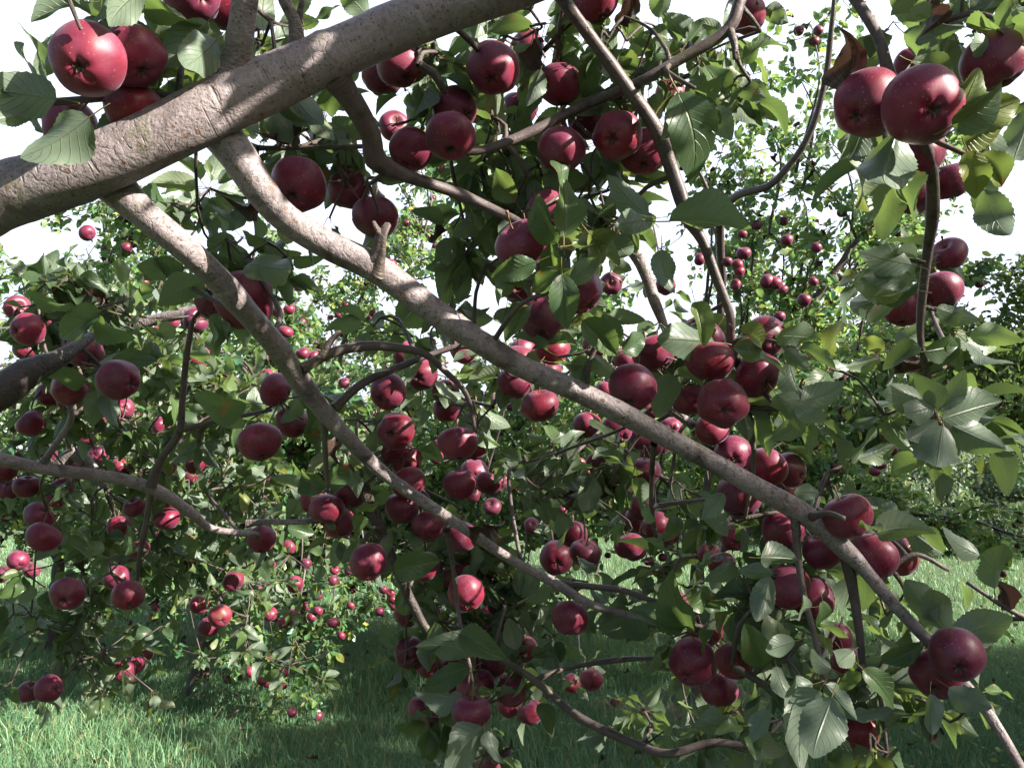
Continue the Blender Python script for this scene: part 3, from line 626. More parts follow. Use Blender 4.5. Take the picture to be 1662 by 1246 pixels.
# ------------------------------------------------------------------ foreground foliage: clumps (x, y, spread px, rosettes, depth)
CLUMPS = [
 (60,150,30,1,.88),(120,225,30,1,.90),(185,-25,40,2,.85),(320,95,35,2,1.0),(415,95,35,2,1.08),(440,35,40,3,1.12),(465,200,45,4,1.2),(530,215,40,3,1.25),
 (320,340,60,4,1.35),(400,420,55,4,1.25),(300,455,50,3,1.2),(600,300,45,2,1.15),(710,85,45,3,1.18),(860,15,70,5,1.2),(800,190,60,4,1.25),(905,60,50,3,1.25),
 (780,275,70,6,1.35),(855,285,50,4,1.25),(755,375,50,3,1.38),(790,430,50,3,1.42),(735,480,40,1,1.4),(960,290,70,6,1.28),(1015,345,60,4,1.3),(915,320,35,2,1.1),
 (870,420,45,2,1.08),(905,470,30,1,1.0),(1060,50,70,6,1.2),(1120,70,55,4,1.18),(1140,150,45,1,1.08),(1070,110,50,3,1.2),(1235,50,60,4,1.2),(1215,130,45,2,1.15),
 (975,555,40,2,1.12),(1110,545,45,3,1.38),(1150,505,40,1,1.25),(1290,565,50,1,1.15),(1255,655,50,2,1.2),(1325,670,45,1,1.18),(1445,20,40,1,.95),(1535,45,45,1,.95),
 (1620,30,45,1,.92),(1600,165,50,1,.88),(1600,265,40,1,.86),(1440,250,30,1,.92),(1425,435,50,1,1.15),(1560,510,45,1,1.15),(1465,575,50,1,1.22),(1540,575,50,1,1.22),
 (1500,650,80,2,1.24),(1585,680,70,2,1.24),(1535,730,50,1,1.22),(620,515,60,2,1.45),(700,545,50,2,1.45),(800,660,50,3,1.6),(905,735,50,4,1.6),(870,790,60,6,1.65),
 (1000,765,55,4,1.55),(1090,780,55,3,1.48),(1145,810,40,1,1.3),(1105,905,60,5,1.5),(1210,840,45,2,1.32),(1230,980,60,4,1.28),(1270,1050,60,4,1.25),(1330,1150,70,5,1.15),
 (1410,1110,55,3,1.15),(1440,1220,80,4,1.15),(1470,960,60,2,1.28),(1590,1010,50,1,1.28),(1570,1150,60,4,1.2),(1070,1000,45,3,1.55),(1060,1180,50,3,1.65),
 (1190,1200,80,6,1.5),(700,915,60,6,1.7),(820,975,60,6,1.7),(720,1050,70,9,1.68),(785,1190,75,9,1.62),(545,740,40,1,1.5),(590,880,40,2,1.6),(580,680,40,2,1.55),
 (60,480,70,6,1.7),(160,500,70,7,1.7),(110,560,60,5,1.75),(225,590,60,5,1.85),(80,680,80,9,2.1),(190,680,80,9,2.05),(330,680,70,6,1.95),(370,790,80,8,2.2),(150,890,90,9,2.3),(260,890,80,8,2.4),(50,1000,80,8,2.35),(130,1070,70,5,2.4),(400,1000,80,6,2.8),
]
CLP = np.array([P(x, y, d) for x, y, s, n, d in CLUMPS])
LVS = [Leaves() for _ in CLUMPS]; TWS = [Tubes() for _ in CLUMPS]
sd = 0.1
for ci, (x, y, s, n, d) in enumerate(CLUMPS):
    if n > 1: n = int(round(n * (3.6 if d > 1.66 else 1.7)))
    c = CLP[ci]; i0 = np.argmin(np.linalg.norm(LP - c, axis=1)); root = LP[i0]
    dist = np.linalg.norm(root - c)
    if 0.03 < dist < 0.6:
        mid = (root + c) / 2 + rng.normal(0, dist * 0.12, 3) + np.array([0, 0, dist * 0.10])
        TWS[ci].add([root, mid, c], [0.0042, 0.0034, 0.0026], 7, 0.02, 0.05, 0.3, sd); sd += .31
    base = nrm(c - root)
    lean = 1.15 if d > 1.6 else 1.0
    nodes = [c]
    for k in range(n):
        off = rng.normal(0, 1, 3) * np.array([1, 0.9, 0.9]) * s * d / F * 0.68 + np.array([0, 0.05 * d, 0])
        if n == 1: off *= 0.3
        p = c + off
        if n > 1:
            c0 = nodes[int(np.argmin(np.linalg.norm(np.array(nodes) - p, axis=1)))]; nodes.append(p)
            TWS[ci].add([c0, (c0 + p) / 2 + rng.normal(0, .008, 3), p], [0.0025, 0.002, 0.0018], 6, 0.02, 0.05, 0.3, sd); sd += .17
        axis = nrm(off / (np.linalg.norm(off) + 1e-6) + base * 0.6 + np.array([0, 0, -0.15]) + rng.normal(0, .3, 3))
        rosette(LVS[ci], p, axis, int(rng.integers(4, 8)), 0.067, yellow=0.16 if x > 1200 else 0.08, dead=0.012)  # larger yellow share at right stands in for sunlit leaves
# spurs and leaves round every apple cluster
for (cen, W, rad, Dm, n) in clinfo:
    ci = int(np.argmin(np.linalg.norm(CLP - cen, axis=1)))
    j = np.concatenate([LP, CLP]); root = j[np.argmin(np.linalg.norm(j - cen, axis=1))]
    back = cen + np.array([0, 0.02, 0.015])
    if np.linalg.norm(root - back) > 0.45: root = back + nrm(np.array([0.1, 0.6, 0.8]) + rng.normal(0, .3, 3)) * 0.25
    TWS[ci].add([root, (root + back) / 2 + rng.normal(0, .008, 3), back], [0.0040, 0.0035, 0.0038], 7, 0.015, 0.12, 0.3, sd); sd += .23
    for i in range(n):
        tip = W[i] + nrm(cen - W[i]) * rad[i] * 0.9
        if n > 1: TWS[ci].add([back, tip], [0.0020, 0.0013], 5, 0.02, 0, 0, sd)
    for k in range(2 + n // 2):
        off = nrm(rng.normal(0, 1, 3) * np.array([1, 0.5, 0.8]) + np.array([0, 0.7, 0.15])) * (rad.mean() * (1.0 + 0.4 * n ** 0.5))
        p = cen + off
        TWS[ci].add([back, p], [0.0022, 0.0018], 5, 0.02, 0, 0, sd)
        rosette(LVS[ci], p, nrm(off + np.array([0, 0.5, 0])), int(rng.integers(3, 6)), 0.068, dead=0.015)
# single large leaves traced one by one: base x,y -> tip x,y, depth, tone, side (1 upper face to the camera, -1 underside), roll
HL = [
 (92,160,-8,150,.84,.3,-1,.5),(66,178,-10,196,.86,.35,-1,.3),(145,190,48,262,.80,.45,-1,.3),(178,-12,158,38,.84,.5,-1,.5),(100,-15,134,8,.84,.3,-1,.4),(238,-20,155,28,.84,.55,-1,.3),
 (338,35,265,108,.93,.4,-1,.4),(352,65,300,112,.93,.6,-1,-.3),(1100,150,1160,262,.98,.25,1,.2),(1112,160,1178,200,1.0,.3,1,-.3),(1085,360,1222,352,.98,.2,-1,.9),(1074,405,1076,472,1.0,.25,-1,.1),
 (1060,355,985,372,1.05,.3,-1,.5),(1050,350,990,300,1.1,.3,-1,.5),(955,378,1006,440,1.02,.93,1,.3),(928,398,990,385,1.02,.88,1,.5),(915,385,918,288,1.0,.7,1,-.4),(905,395,860,335,1.0,.75,1,.4),(890,400,862,318,1.02,.7,1,.3),
 (870,425,800,450,.98,.35,1,.3),(905,435,858,480,.98,.45,1,-.2),(912,445,918,530,.96,.2,1,.2),(905,440,935,445,.98,.9,1,.6),(893,395,900,450,.99,.6,1,.2),
 (945,520,1006,575,1.05,.6,1,.2),(1010,572,1058,540,1.08,.35,1,.3),(1005,560,975,510,1.06,.5,1,.2),(1128,490,1150,555,1.12,.9,1,.5),(1160,555,1065,548,1.2,.5,-1,.5),
 (1200,535,1262,560,1.12,.93,1,.7),(1190,565,1280,566,1.14,.8,1,1.0),(1262,545,1326,548,1.14,.7,-1,.4),(1275,565,1312,600,1.14,.65,-1,.3),(1260,640,1300,690,1.12,.7,-1,.2),(1300,650,1350,640,1.13,.6,-1,.2),(1290,660,1345,690,1.13,.8,-1,.5),
 (1368,150,1398,52,.9,2.0,-1,.9),(1552,190,1592,112,.82,.9,1,.3),(1560,200,1655,165,.82,.93,1,.3),(1545,205,1640,160,.80,.45,1,.2),(1560,225,1640,215,.84,.93,1,.5),(1570,245,1600,320,.82,.95,1,.1),(1590,250,1640,300,.83,.92,1,.3),(1455,215,1415,345,.88,.3,-1,.2),(1440,230,1450,300,.9,.45,-1,.6),
 (1480,100,1550,122,.84,.4,1,.8),(1505,30,1560,55,.92,.15,-1,.6),(1510,0,1525,58,.9,2.0,1,.5),(1640,-5,1628,65,.9,.5,-1,.2),(1650,15,1668,70,.9,.45,-1,.4),(1612,75,1565,68,.9,.35,-1,.6),(1645,260,1668,200,.88,.3,-1,.2),
 (1480,430,1395,412,1.06,.5,-1,.4),(1488,420,1440,398,1.08,.85,-1,.6),(1485,450,1398,458,1.06,.4,-1,.3),(1480,470,1370,455,1.08,.55,-1,.2),(1490,465,1420,495,1.05,.25,1,.8),(1460,475,1368,510,1.1,.5,-1,.3),(1430,480,1480,480,1.0,.9,1,.9),
 (1520,500,1575,525,1.08,.75,-1,.4),(1530,510,1590,510,1.1,.8,-1,.4),(1495,565,1430,580,1.15,.2,1,.6),(1500,570,1560,560,1.15,.2,1,.6),(1505,580,1545,545,1.17,.3,-1,.4),(1515,660,1450,680,1.13,.15,-1,.4),(1520,665,1510,600,1.13,.3,-1,.3),(1525,665,1572,610,1.13,.25,-1,.3),(1530,680,1620,650,1.13,.35,-1,.3),(1520,680,1470,720,1.12,.2,-1,.3),(1530,690,1520,760,1.12,.3,-1,.3),(1545,690,1625,730,1.14,.55,-1,.2),(1500,650,1420,640,1.15,.5,-1,.4),
 (1330,800,1282,795,1.12,.15,-1,.3),(1175,800,1140,842,1.2,.15,-1,.2),(1425,865,1490,842,1.1,.92,-1,.3),(1410,860,1418,830,1.12,.85,-1,.4),(1235,905,1290,905,1.1,.2,-1,.3),(1255,930,1200,925,1.2,.25,-1,.3),
 (1250,935,1228,1010,1.18,.25,-1,.2),(1318,985,1275,985,1.1,.3,-1,.5),(1335,975,1345,1020,1.06,.5,1,.5),(1290,1040,1235,1055,1.1,.2,-1,.4),(1320,1110,1250,1130,1.05,.2,-1,.2),(1330,1120,1270,1215,1.02,.2,-1,.2),(1340,1110,1385,1165,1.02,.2,-1,.2),(1350,1130,1315,1240,1.0,.3,-1,.4),(1260,1080,1272,1140,1.1,.3,-1,.4),(1400,1085,1465,1145,1.02,.5,1,.3),(1395,1090,1372,1110,1.0,.8,1,.6),(1385,1055,1355,1078,1.02,.85,-1,.3),(1245,1150,1225,1198,1.05,.6,-1,.6),
 (1540,1115,1612,1165,1.06,.25,-1,.2),(1510,1125,1515,1192,1.05,.2,-1,.8),(1545,1035,1640,1000,1.15,.35,-1,.2),(1535,1020,1500,945,1.15,.3,-1,.2),(1520,1010,1470,940,1.15,.15,-1,.3),(1495,1045,1432,1075,1.12,.35,1,.5),(1615,955,1612,865,1.1,.7,-1,.6),(1590,900,1510,870,1.2,.4,-1,.5),(1640,990,1625,935,1.2,2.0,1,.4),
 (1110,1020,1028,985,1.3,.2,1,.3),(1115,1018,1070,965,1.3,.3,1,.7),(1075,1080,1030,1045,1.35,.2,-1,.2),(1120,985,1168,960,1.3,.55,1,.6),(1135,1020,1162,1060,1.28,.3,1,.5),(1055,1030,1000,1010,1.4,.2,1,.5),(888,975,838,940,1.45,.2,-1,.2),(892,990,850,1012,1.45,.2,-1,.6),
 (745,1030,810,1060,1.35,.25,1,.5),(760,1085,685,1115,1.35,.2,1,.2),(720,1040,660,1030,1.4,.3,1,.5),(770,1060,700,1028,1.38,.2,-1,.6),(750,1130,676,1130,1.4,.15,-1,.7),(785,1180,705,1240,1.35,.15,-1,.6),(790,1185,800,1240,1.35,.2,-1,.4),(640,925,705,910,1.42,.5,1,.3),(575,835,602,880,1.36,.7,1,.2),(578,830,616,815,1.36,.9,1,.9),(530,790,572,750,1.4,.5,1,.2),(530,790,475,770,1.42,.4,1,.3),(548,710,535,745,1.4,2.0,1,.4),
 (760,855,790,880,1.38,2.0,1,.4),(782,850,830,865,1.4,2.0,1,.6),(425,320,375,350,1.05,2.0,1,.3),(430,300,395,335,1.05,2.0,-1,.5),(430,395,388,380,1.08,.7,1,.3),(420,430,480,440,1.08,.5,-1,.4),(395,445,455,420,1.08,.4,-1,.5),(330,455,262,478,1.15,.6,-1,.4),(300,435,240,430,1.2,.25,1,.3),
 (120,500,45,495,1.4,.15,1,.8),(165,505,80,545,1.4,.15,1,.5),(150,520,215,550,1.4,.2,1,.6),(125,600,75,640,1.45,.15,1,.4),(180,590,245,575,1.5,.35,1,.4),(400,655,300,665,1.5,.45,1,.6),(1012,850,992,880,1.2,.5,1,.3),(1050,850,1060,810,1.22,.3,-1,.5),(1350,1085,1300,1060,1.1,.25,-1,.4),
]
SPRAYS = []
for (x0, y0, x1, y1, d, r, side, roll) in HL:
    p0 = P(x0, y0, d); p1 = P(x1, y1, d * (1 + rng.normal(0, 0.02)))
    a = p1 - p0; L = np.linalg.norm(a)
    view = nrm(CAM - p0); sdv = np.cross(nrm(a), view)
    nn = nrm(view * side * cos(roll) + sdv * sin(roll) * (1 if rng.random() < .5 else -1))
    for SB, SL in SPRAYS:
        if np.linalg.norm(SB - p0) < 0.045: break
    else:
        SL = Leaves(); SPRAYS.append((p0, SL))
    SL.add(p0, a, nn, max(L * 1.05, 0.035), r, 7)
for SB, SL in SPRAYS: SL.build("leaf_spray", M_leaf, tree)
# crown of the near tree above and behind the camera, outside the frame, with clumps added for shade (it dapples the light)
up = Leaves(); upT = Tubes()
LIT = np.array([P(x, 320 - x * .37, .90) for x in range(-40, 470, 30)] + [P(x, y, .97) for x, y in ((380,242),(418,300),(462,352),(530,396))] + [P(x, y, 1.0) for x, y in ((228,342),(262,370),(300,402),(330,430))] + [P(x, y, 1.14) for x, y in ((950,642),(1000,667),(1050,692),(1100,718),(1150,745),(1200,772))] + [P(941,472,1.25), P(1062,575,1.3), P(1026,629,1.2), P(1153,586,1.2), P(1230,608,1.2), P(1600,190,.85), P(1600,260,.85), P(1613,99,.95), P(629,636,1.4)])
def in_light(p, w_=0.07):
    """does a leaf here stand between the sun and one of the limbs the sun reaches?"""
    rel = p - LIT; t = rel @ SUN
    dd = np.linalg.norm(rel - t[:, None] * SUN, axis=1)
    return bool(((t > 0.06) & (dd < w_)).any())
shade_c = [P(640, 50, .98) + SUN * t for t in (.55, .75, .95)] + [P(760, 5, .98) + SUN * t for t in (.5, .8)] + [P(600, 230, 1.08) + SUN * .95, P(550, 90, .98) + SUN * .8, P(142, 98, .82) + SUN * .6, P(200, 110, .9) + SUN * .75, P(150, 60, .85) + SUN * .9, P(1450, 150, .8) + SUN * .7]  # unseen leaf clumps added sunward of limbs and fruit to shade them
for k in range(136):
    p = np.array([rng.uniform(-2.6, 1.6), rng.uniform(-1.6, 2.0), rng.uniform(2.0, 3.6)])
    if k >= 70: p = shade_c[k % 11] + rng.normal(0, .05, 3)
    if in_light(p, .10): continue
    rel = p - CAM; dd = rel @ FWD
    if dd > 0.1 and abs((rel @ RIGHT) / dd * F) < 900 and (rel @ UP) / dd * F < 760: continue
    rosette(up, p, rng.normal(0, 1, 3), 7, 0.08); rosette(up, p + rng.normal(0, .05, 3), rng.normal(0, 1, 3), 6, 0.08)
    root = LP[np.argmin(np.linalg.norm(LP - p, axis=1))]
    if k % 2 == 0: upT.add([root, (root + p) / 2 + rng.normal(0, .03, 3), p], [0.008, 0.005, 0.003], 6, 0.06, 0, 0, k * .1)
up.build("upper_and_shade_foliage", M_leaf, tree, MID); upT.build("upper_twigs", M_twig, tree)
# keep the traced fruit and limbs in sight: drop most loose leaves that would grow in front of them
AP = np.array([(x, y, r, d) for (ph_, pts_), inf in zip(CL, clinfo) for (x, y, r), d in zip(pts_, ((inf[1] - CAM) @ FWD))])
def proj(q):
    rel = q - CAM; dd = rel @ FWD; return 831 + (rel @ RIGHT) / dd * F, 623 - (rel @ UP) / dd * F, dd
LR = np.array(LIMBR)
def blocks(p, a, L):
    for t in (0.15, 0.5, 0.85):
        x, y, d = proj(p + a * L * t)
        if d < 0.1: return True
        h = (np.hypot(AP[:, 0] - x, AP[:, 1] - y) < AP[:, 2] * 1.0 + 6) & (d < AP[:, 3])
        if h.any(): return rng.random() < (0.88 if AP[h, 2].max() > 30 else 0.72)
        h = (np.hypot(LR[:, 0] - x, LR[:, 1] - y) < LR[:, 2] + 10) & (d < LR[:, 3])
        if h.any(): return rng.random() < 0.90
        if d < 0.72: return True
    return False
for LV in LVS:
    keepi = [k for k in range(len(LV.p)) if LV.t[k] == 7 or not (blocks(LV.p[k], nrm(LV.a[k]), LV.L[k]) or (in_light(LV.p[k] + nrm(LV.a[k]) * LV.L[k] * .5, .05) and rng.random() < .85))]
    for nm in "panLrt": setattr(LV, nm, [getattr(LV, nm)[k] for k in keepi])
for ci in range(len(CLUMPS)):
    o = LVS[ci].build("leaf_cluster", M_leaf, tree)
    if TWS[ci].V: TWS[ci].build("twig", M_twig, o or tree)

# further fruit of the near tree, half hidden in its inner foliage
HID = []
ALLP = [w_ for inf in clinfo for w_ in inf[1]]
hidT = Tubes()
for (lab, grp, n_, bx_, dz_) in [("dark red apple half hidden in the dim leaves left of the slanting limbs", "half hidden apples at left", 24, (0, 480, 420, 960), (1.9, 2.6)),
        ("dark red apple half hidden in the leaves around the middle of the tree", "half hidden apples at centre", 24, (600, 540, 1120, 900), (1.6, 2.2)),
        ("dark red apple half hidden in the low hanging leaves below centre", "half hidden apples below centre", 14, (640, 880, 900, 1200), (1.65, 1.95))]:
    c_ = 0; tries = 0; anchor = None
    while c_ < n_ and tries < 3000:
        tries += 1
        if anchor is None or c_ % 3 == 0: anchor = P(rng.uniform(bx_[0], bx_[2]), rng.uniform(bx_[1], bx_[3]), rng.uniform(*dz_))
        q = anchor + rng.normal(0, .045, 3)
        if min(np.linalg.norm(np.array(ALLP) - q, axis=1)) < 0.070 or np.linalg.norm(LP - q, axis=1).min() < 0.06:
            if tries % 40 == 0: anchor = None
            continue
        ALLP.append(q); c_ += 1; top = q + np.array([0, 0, .055])
        o = bpy.data.objects.new("apple", AM[int(rng.integers(0, 12))]); col.objects.link(o); s_ = rng.uniform(.82, 1.0)
        o.location = q.tolist(); o.rotation_euler = (rng.normal(0, .4), rng.normal(0, .4), rng.uniform(0, 6.28)); o.scale = (s_, s_, s_); tag(o, lab, "apple", grp)
        st = bpy.data.objects.new("stem", STEM); col.objects.link(st); st.parent = o
        hidT.add([q + np.array([0, 0, .03]), top, anchor + np.array([0, .03, .11])], [.0015, .0025, .0035], 5, .03, 0, 0, c_)
hidT.build("spurs", M_twig, tree)

# ------------------------------------------------------------------ orchard trees further off
def grow_tree(base, height, spread, seed, nscaf=5, dens=1.0, trunk_r=0.06, hang=0.5, upright=0.0, clear=None):
    r = np.random.default_rng(seed)
    bad = (lambda q: any(clear(z) for z in q)) if clear else (lambda q: False)
    base = np.array(base, float); wood = Tubes(); lim = Tubes(); tips = []
    th0 = r.uniform(0, 6.28)
    crotch = base + np.array([r.normal(0, .08), r.normal(0, .08), height * r.uniform(0.16, 0.22)])
    wood.add([base + np.array([0, 0, -0.1]), (base + crotch) / 2 + r.normal(0, .03, 3), crotch], [trunk_r * 1.25, trunk_r, trunk_r * 0.9], 12, 0.06, 0.07, 0.05, seed, flare=0.3)
    def path(p, d, L, sag, n=7, jit=0.16):
        pts = [p]; d = nrm(d)
        for k in range(n):
            d = nrm(d + r.normal(0, jit, 3) + np.array([0, 0, -sag])); p = p + d * L / n; pts.append(p)
        return np.array(pts)
    sc_paths = []
    for k in range(nscaf):
        a = th0 + 2 * pi * k / nscaf + r.normal(0, .25); el = r.uniform(0.35, 0.75)
        sc_paths.append(path(crotch, np.array([cos(a), sin(a), el * 1.6]), math.hypot(spread, height * .35) * r.uniform(.9, 1.15), 0.05))
    sc_paths.append(path(crotch, np.array([r.normal(0, .15), r.normal(0, .15), 1]), height * 0.72, 0.0))
    sc_paths.append(path(crotch, np.array([r.normal(0, .4), r.normal(0, .4), 1]), height * 0.66, 0.0))
    for sp_ in sc_paths:
        while bad(sp_) and len(sp_) > 3: sp_ = sp_[:-1]
        if bad(sp_): continue
        lim.add(sp_, np.linspace(trunk_r * 0.55, 0.010, len(sp_)), 8, 0.08, 0.05, 0.2, r.uniform(0, 9))
        Ls = 7
        nsub = int(15 * dens)
        for j in range(nsub):
            t = r.uniform(0.18, 1.0) * (len(sp_) - 1); i = min(int(t), len(sp_) - 2); p = sp_[i] + (sp_[i + 1] - sp_[i]) * (t - i)
            out = nrm(p - crotch + np.array([0, 0, -0.2])); d = nrm(out * 0.7 + r.normal(0, .6, 3) + np.array([0, 0, upright * r.uniform(0, 1.5)]))
            sub = path(p, d, r.uniform(.4, 1.0) * spread * 0.42, hang * r.uniform(0.1, 0.45), 5)
            if bad(sub): continue
            lim.add(sub, np.linspace(0.011, 0.004, len(sub)), 5, 0.12, 0, 0, 0)
            for m in range(7):
                t2 = r.uniform(0.1, 1.0) * (len(sub) - 1); i2 = min(int(t2), len(sub) - 2); q = sub[i2] + (sub[i2 + 1] - sub[i2]) * (t2 - i2)
                tw = path(q, r.normal(0, 1, 3) + d * 0.6 + np.array([0, 0, 0.2 - 0.5 * hang]), r.uniform(.12, .42), hang * 0.3, 3)
                if bad(tw): continue
                lim.add(tw, np.linspace(0.004, 0.002, len(tw)), 4, 0.3, 0, 0, 0, resample=False)
                for z in tw[1:]: tips.append(z)
                if m % 2: tips.append(q)
    tips = np.array(tips); tips = tips[tips[:, 2] > 0.12]
    return wood, lim, tips, r
def skirt(wood, tips, spots, r):
    """low branches hanging down in front, given as (x, y, depth, spread px, tips)"""
    extra = []
    for (x, y, d, s, n) in spots:
        hi = -0.8 if y < 500 else 0.9
        p = P(x, y, d); top = tips[np.argmin(np.linalg.norm(tips - (p + np.array([0, .3, hi])), axis=1))]
        path = np.array([top, (top * .4 + p * .6) + np.array([0.05, -.1, .25 * (hi > 0)]), p]); q = wood.add(path, [.012, .007, .004], 6, .08, .1, .3, x * .01)
        nodes = [path[1], (path[1] + p) / 2, p]
        for k in range(n):
            e = p + r.normal(0, 1, 3) * s * d / F * np.array([.8, .8, .8]); e[2] = max(e[2], .14)
            n0 = nodes[int(np.argmin(np.linalg.norm(np.array(nodes) - e, axis=1)))]; nodes.append(e)
            wood.add([n0, (n0 + e) / 2 + r.normal(0, .03, 3), e], [.004, .003, .002], 4, .1, 0, 0, 0)
            extra += [e, (p + e) / 2, e + r.normal(0, .04, 3)]
    return np.concatenate([tips, np.array(extra)])
def prune(tips, minz): return tips[tips[:, 2] > minz]
def outside(tips, r, frac=1.0): return tips[r.random(len(tips)) < frac]
FARAPPLES = []
def orchard_tree(label, base, height, spread, seed, lod, leaves=5, lsize=0.075, yellow=0.12, napp=0, app_label=None, app_group=None, stuff_apples=0, dens=1.0, hang=0.5, clear=None, upright=0.0, group=None, mat=None, keep=1.0, spots=None, minz=0.0):
    t = empty("apple_tree", base); tag(t, label, "apple tree", group)
    wood, lim, tips, r = grow_tree(base, height, spread, seed, dens=dens, hang=hang, upright=upright, clear=clear)
    tips = prune(tips, minz)
    if spots: tips = skirt(lim, tips, spots, r)
    if label.startswith("open"):
        lim.add([P(1165, 560, 5.6), P(1172, 450, 5.2), P(1168, 360, 4.9), P(1195, 318, 4.6), P(1245, 303, 4.4), P(1290, 258, 4.3), P(1325, 190, 4.2), P(1342, 110, 4.1), P(1352, 20, 4.0), P(1358, -60, 4.0)], [.030, .026, .024, .022, .020, .019, .017, .014, .011, .006], 10, .05, .08, .1, 3.3)
        lim.add([P(1168, 360, 4.9), P(1140, 290, 4.8), P(1105, 215, 4.8), P(1095, 150, 4.8)], [.016, .012, .009, .005], 7, .05, .08, .1, 3.9)
    wood.build("trunk", M_bark_dark, t); lim.build("branches", M_twig, t)
    if clear is not None: tips = np.array([p for p in tips if not clear(p)])
    L = Leaves()
    sub = outside(tips, r, keep)
    for p in sub:
        rosette(L, p, nrm(r.normal(0, 1, 3) + np.array([0, 0, .3])), leaves, lsize, r, yellow=yellow, dead=0.02)
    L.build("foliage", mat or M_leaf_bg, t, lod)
    def put(p, lab, grp):
        o = bpy.data.objects.new("apple", AMF[r.integers(0, 3)]); col.objects.link(o)
        s = r.uniform(0.85, 1.1); o.scale = (s, s, s); o.location = (p + np.array([0, 0, -0.05])).tolist()
        o.rotation_euler = (r.normal(0, .5), r.normal(0, .5), r.uniform(0, 6.28)); tag(o, lab, "apple", grp)
    if napp:
        # favour fruit on the near (camera) side so it shows
        sc_ = tips[:, 1] + r.normal(0, 0.55, len(tips)); order = np.argsort(sc_)
        picks = order[:int(len(order) * 0.5)]; picks = r.choice(picks, min(len(picks), max(1, napp // 2)), replace=False)
        c = 0
        for i in picks:
            for k in range(int(r.integers(1, 4))):
                if c >= napp: break
                put(tips[i] + r.normal(0, .035, 3), app_label, app_group); c += 1
    if stuff_apples:
        picks = r.choice(len(tips), min(len(tips), stuff_apples), replace=False)
        for i in picks: FARAPPLES.append(tips[i] + np.array([0, 0, -.05]))
    return t, tips
def ground_xy(px, dist): return ((px - 831) / F * dist, dist)
gx = lambda px, dist: ((px - 831) / F * dist * 1.0, dist, 0)
orchard_tree("open apple tree right of centre rising on a thin dark trunk", gx(1110, 6.2), 6.4, 2.0, 11, MID, 5, 0.078, 0.16, 0,
             "small ripe apple on the open tree right of centre", "apples on the open tree right of centre", dens=1.4, upright=0.8, hang=0.3, keep=1.0, stuff_apples=140, minz=1.1, spots=[(840,1010,5.9,40,8),(850,960,6.0,50,8),(930,880,6.0,50,8),(1140,900,6,60,8),(1207,411,5.8,45,10),(1190,445,5.7,45,10),(1320,405,5.9,50,10),(1277,395,5.9,40,8),(1270,470,5.6,60,12),(1310,490,5.6,60,12),(1250,210,5.8,60,10),(1300,130,5.6,60,10),(1320,55,5.4,55,10),(1200,290,5.8,60,12),(1290,290,5.8,60,10),(1150,330,5.8,60,12),(1140,250,5.8,60,10),(1350,240,5.8,40,6),(1385,400,6,50,8),(1340,600,5.8,70,14),(1400,590,6.0,60,12),(1260,540,5.8,60,12),(1440,710,6,50,10)])
orchard_tree("drooping apple tree at left whose branches hang nearly to the grass", gx(330, 6.4), 4.6, 1.95, 12, MID, 6, 0.072, 0.10, 0,
             "small ripe apple on the drooping tree at left", "apples on the drooping left tree", dens=1.5, hang=0.85, stuff_apples=330, minz=0.95, spots=[(430,960,5.6,60,14),(480,1020,5.5,60,14),(540,1000,5.6,50,10),(400,1070,5.4,60,14),(465,1110,5.4,45,10),(330,990,5.6,60,14),(250,950,5.8,60,12),(380,900,5.8,70,14),(520,920,5.8,60,12),(600,965,5.7,40,8),(560,880,5.9,60,12),(180,930,5.8,60,10)])
orchard_tree("sunlit apple tree in the distance behind centre", gx(700, 8.6), 5.2, 2.3, 13, MID, 5, 0.085, 0.15, 0,
             "tiny sunlit apple on the distant tree behind centre", "apples on the distant centre tree", stuff_apples=220, minz=1.0, hang=0.5, dens=1.4)
orchard_tree("sunlit apple tree filling the gap between the two grey slanting limbs", gx(490, 7.6), 5.0, 1.7, 31, MID, 5, 0.08, 0.2, 0, stuff_apples=220, minz=1.0, dens=1.3, hang=.4, upright=.3)
orchard_tree("leafy apple tree in the distance at right of the thin hanging branch", gx(1255, 8.6), 5.0, 1.8, 14, MID, 5, 0.085, 0.2, 0,
             "tiny apple on the distant right tree", "apples on the distant right tree", stuff_apples=120, hang=0.4, upright=.5)
orchard_tree("apple tree in the distance at far left behind the dark limb", gx(110, 8.0), 5.4, 2.1, 15, MID, 5, 0.085, 0.15, 0,
             "tiny apple on the distant far left tree", "apples on the distant far left tree", stuff_apples=90)
orchard_tree("last apple tree of the row seen small below centre", gx(960, 15), 3.4, 1.9, 16, FAR, 4, 0.11, 0.25, stuff_apples=60)
orchard_tree("last apple tree of the row seen small at left", gx(470, 15), 3.8, 2.0, 17, FAR, 4, 0.11, 0.25, stuff_apples=60)
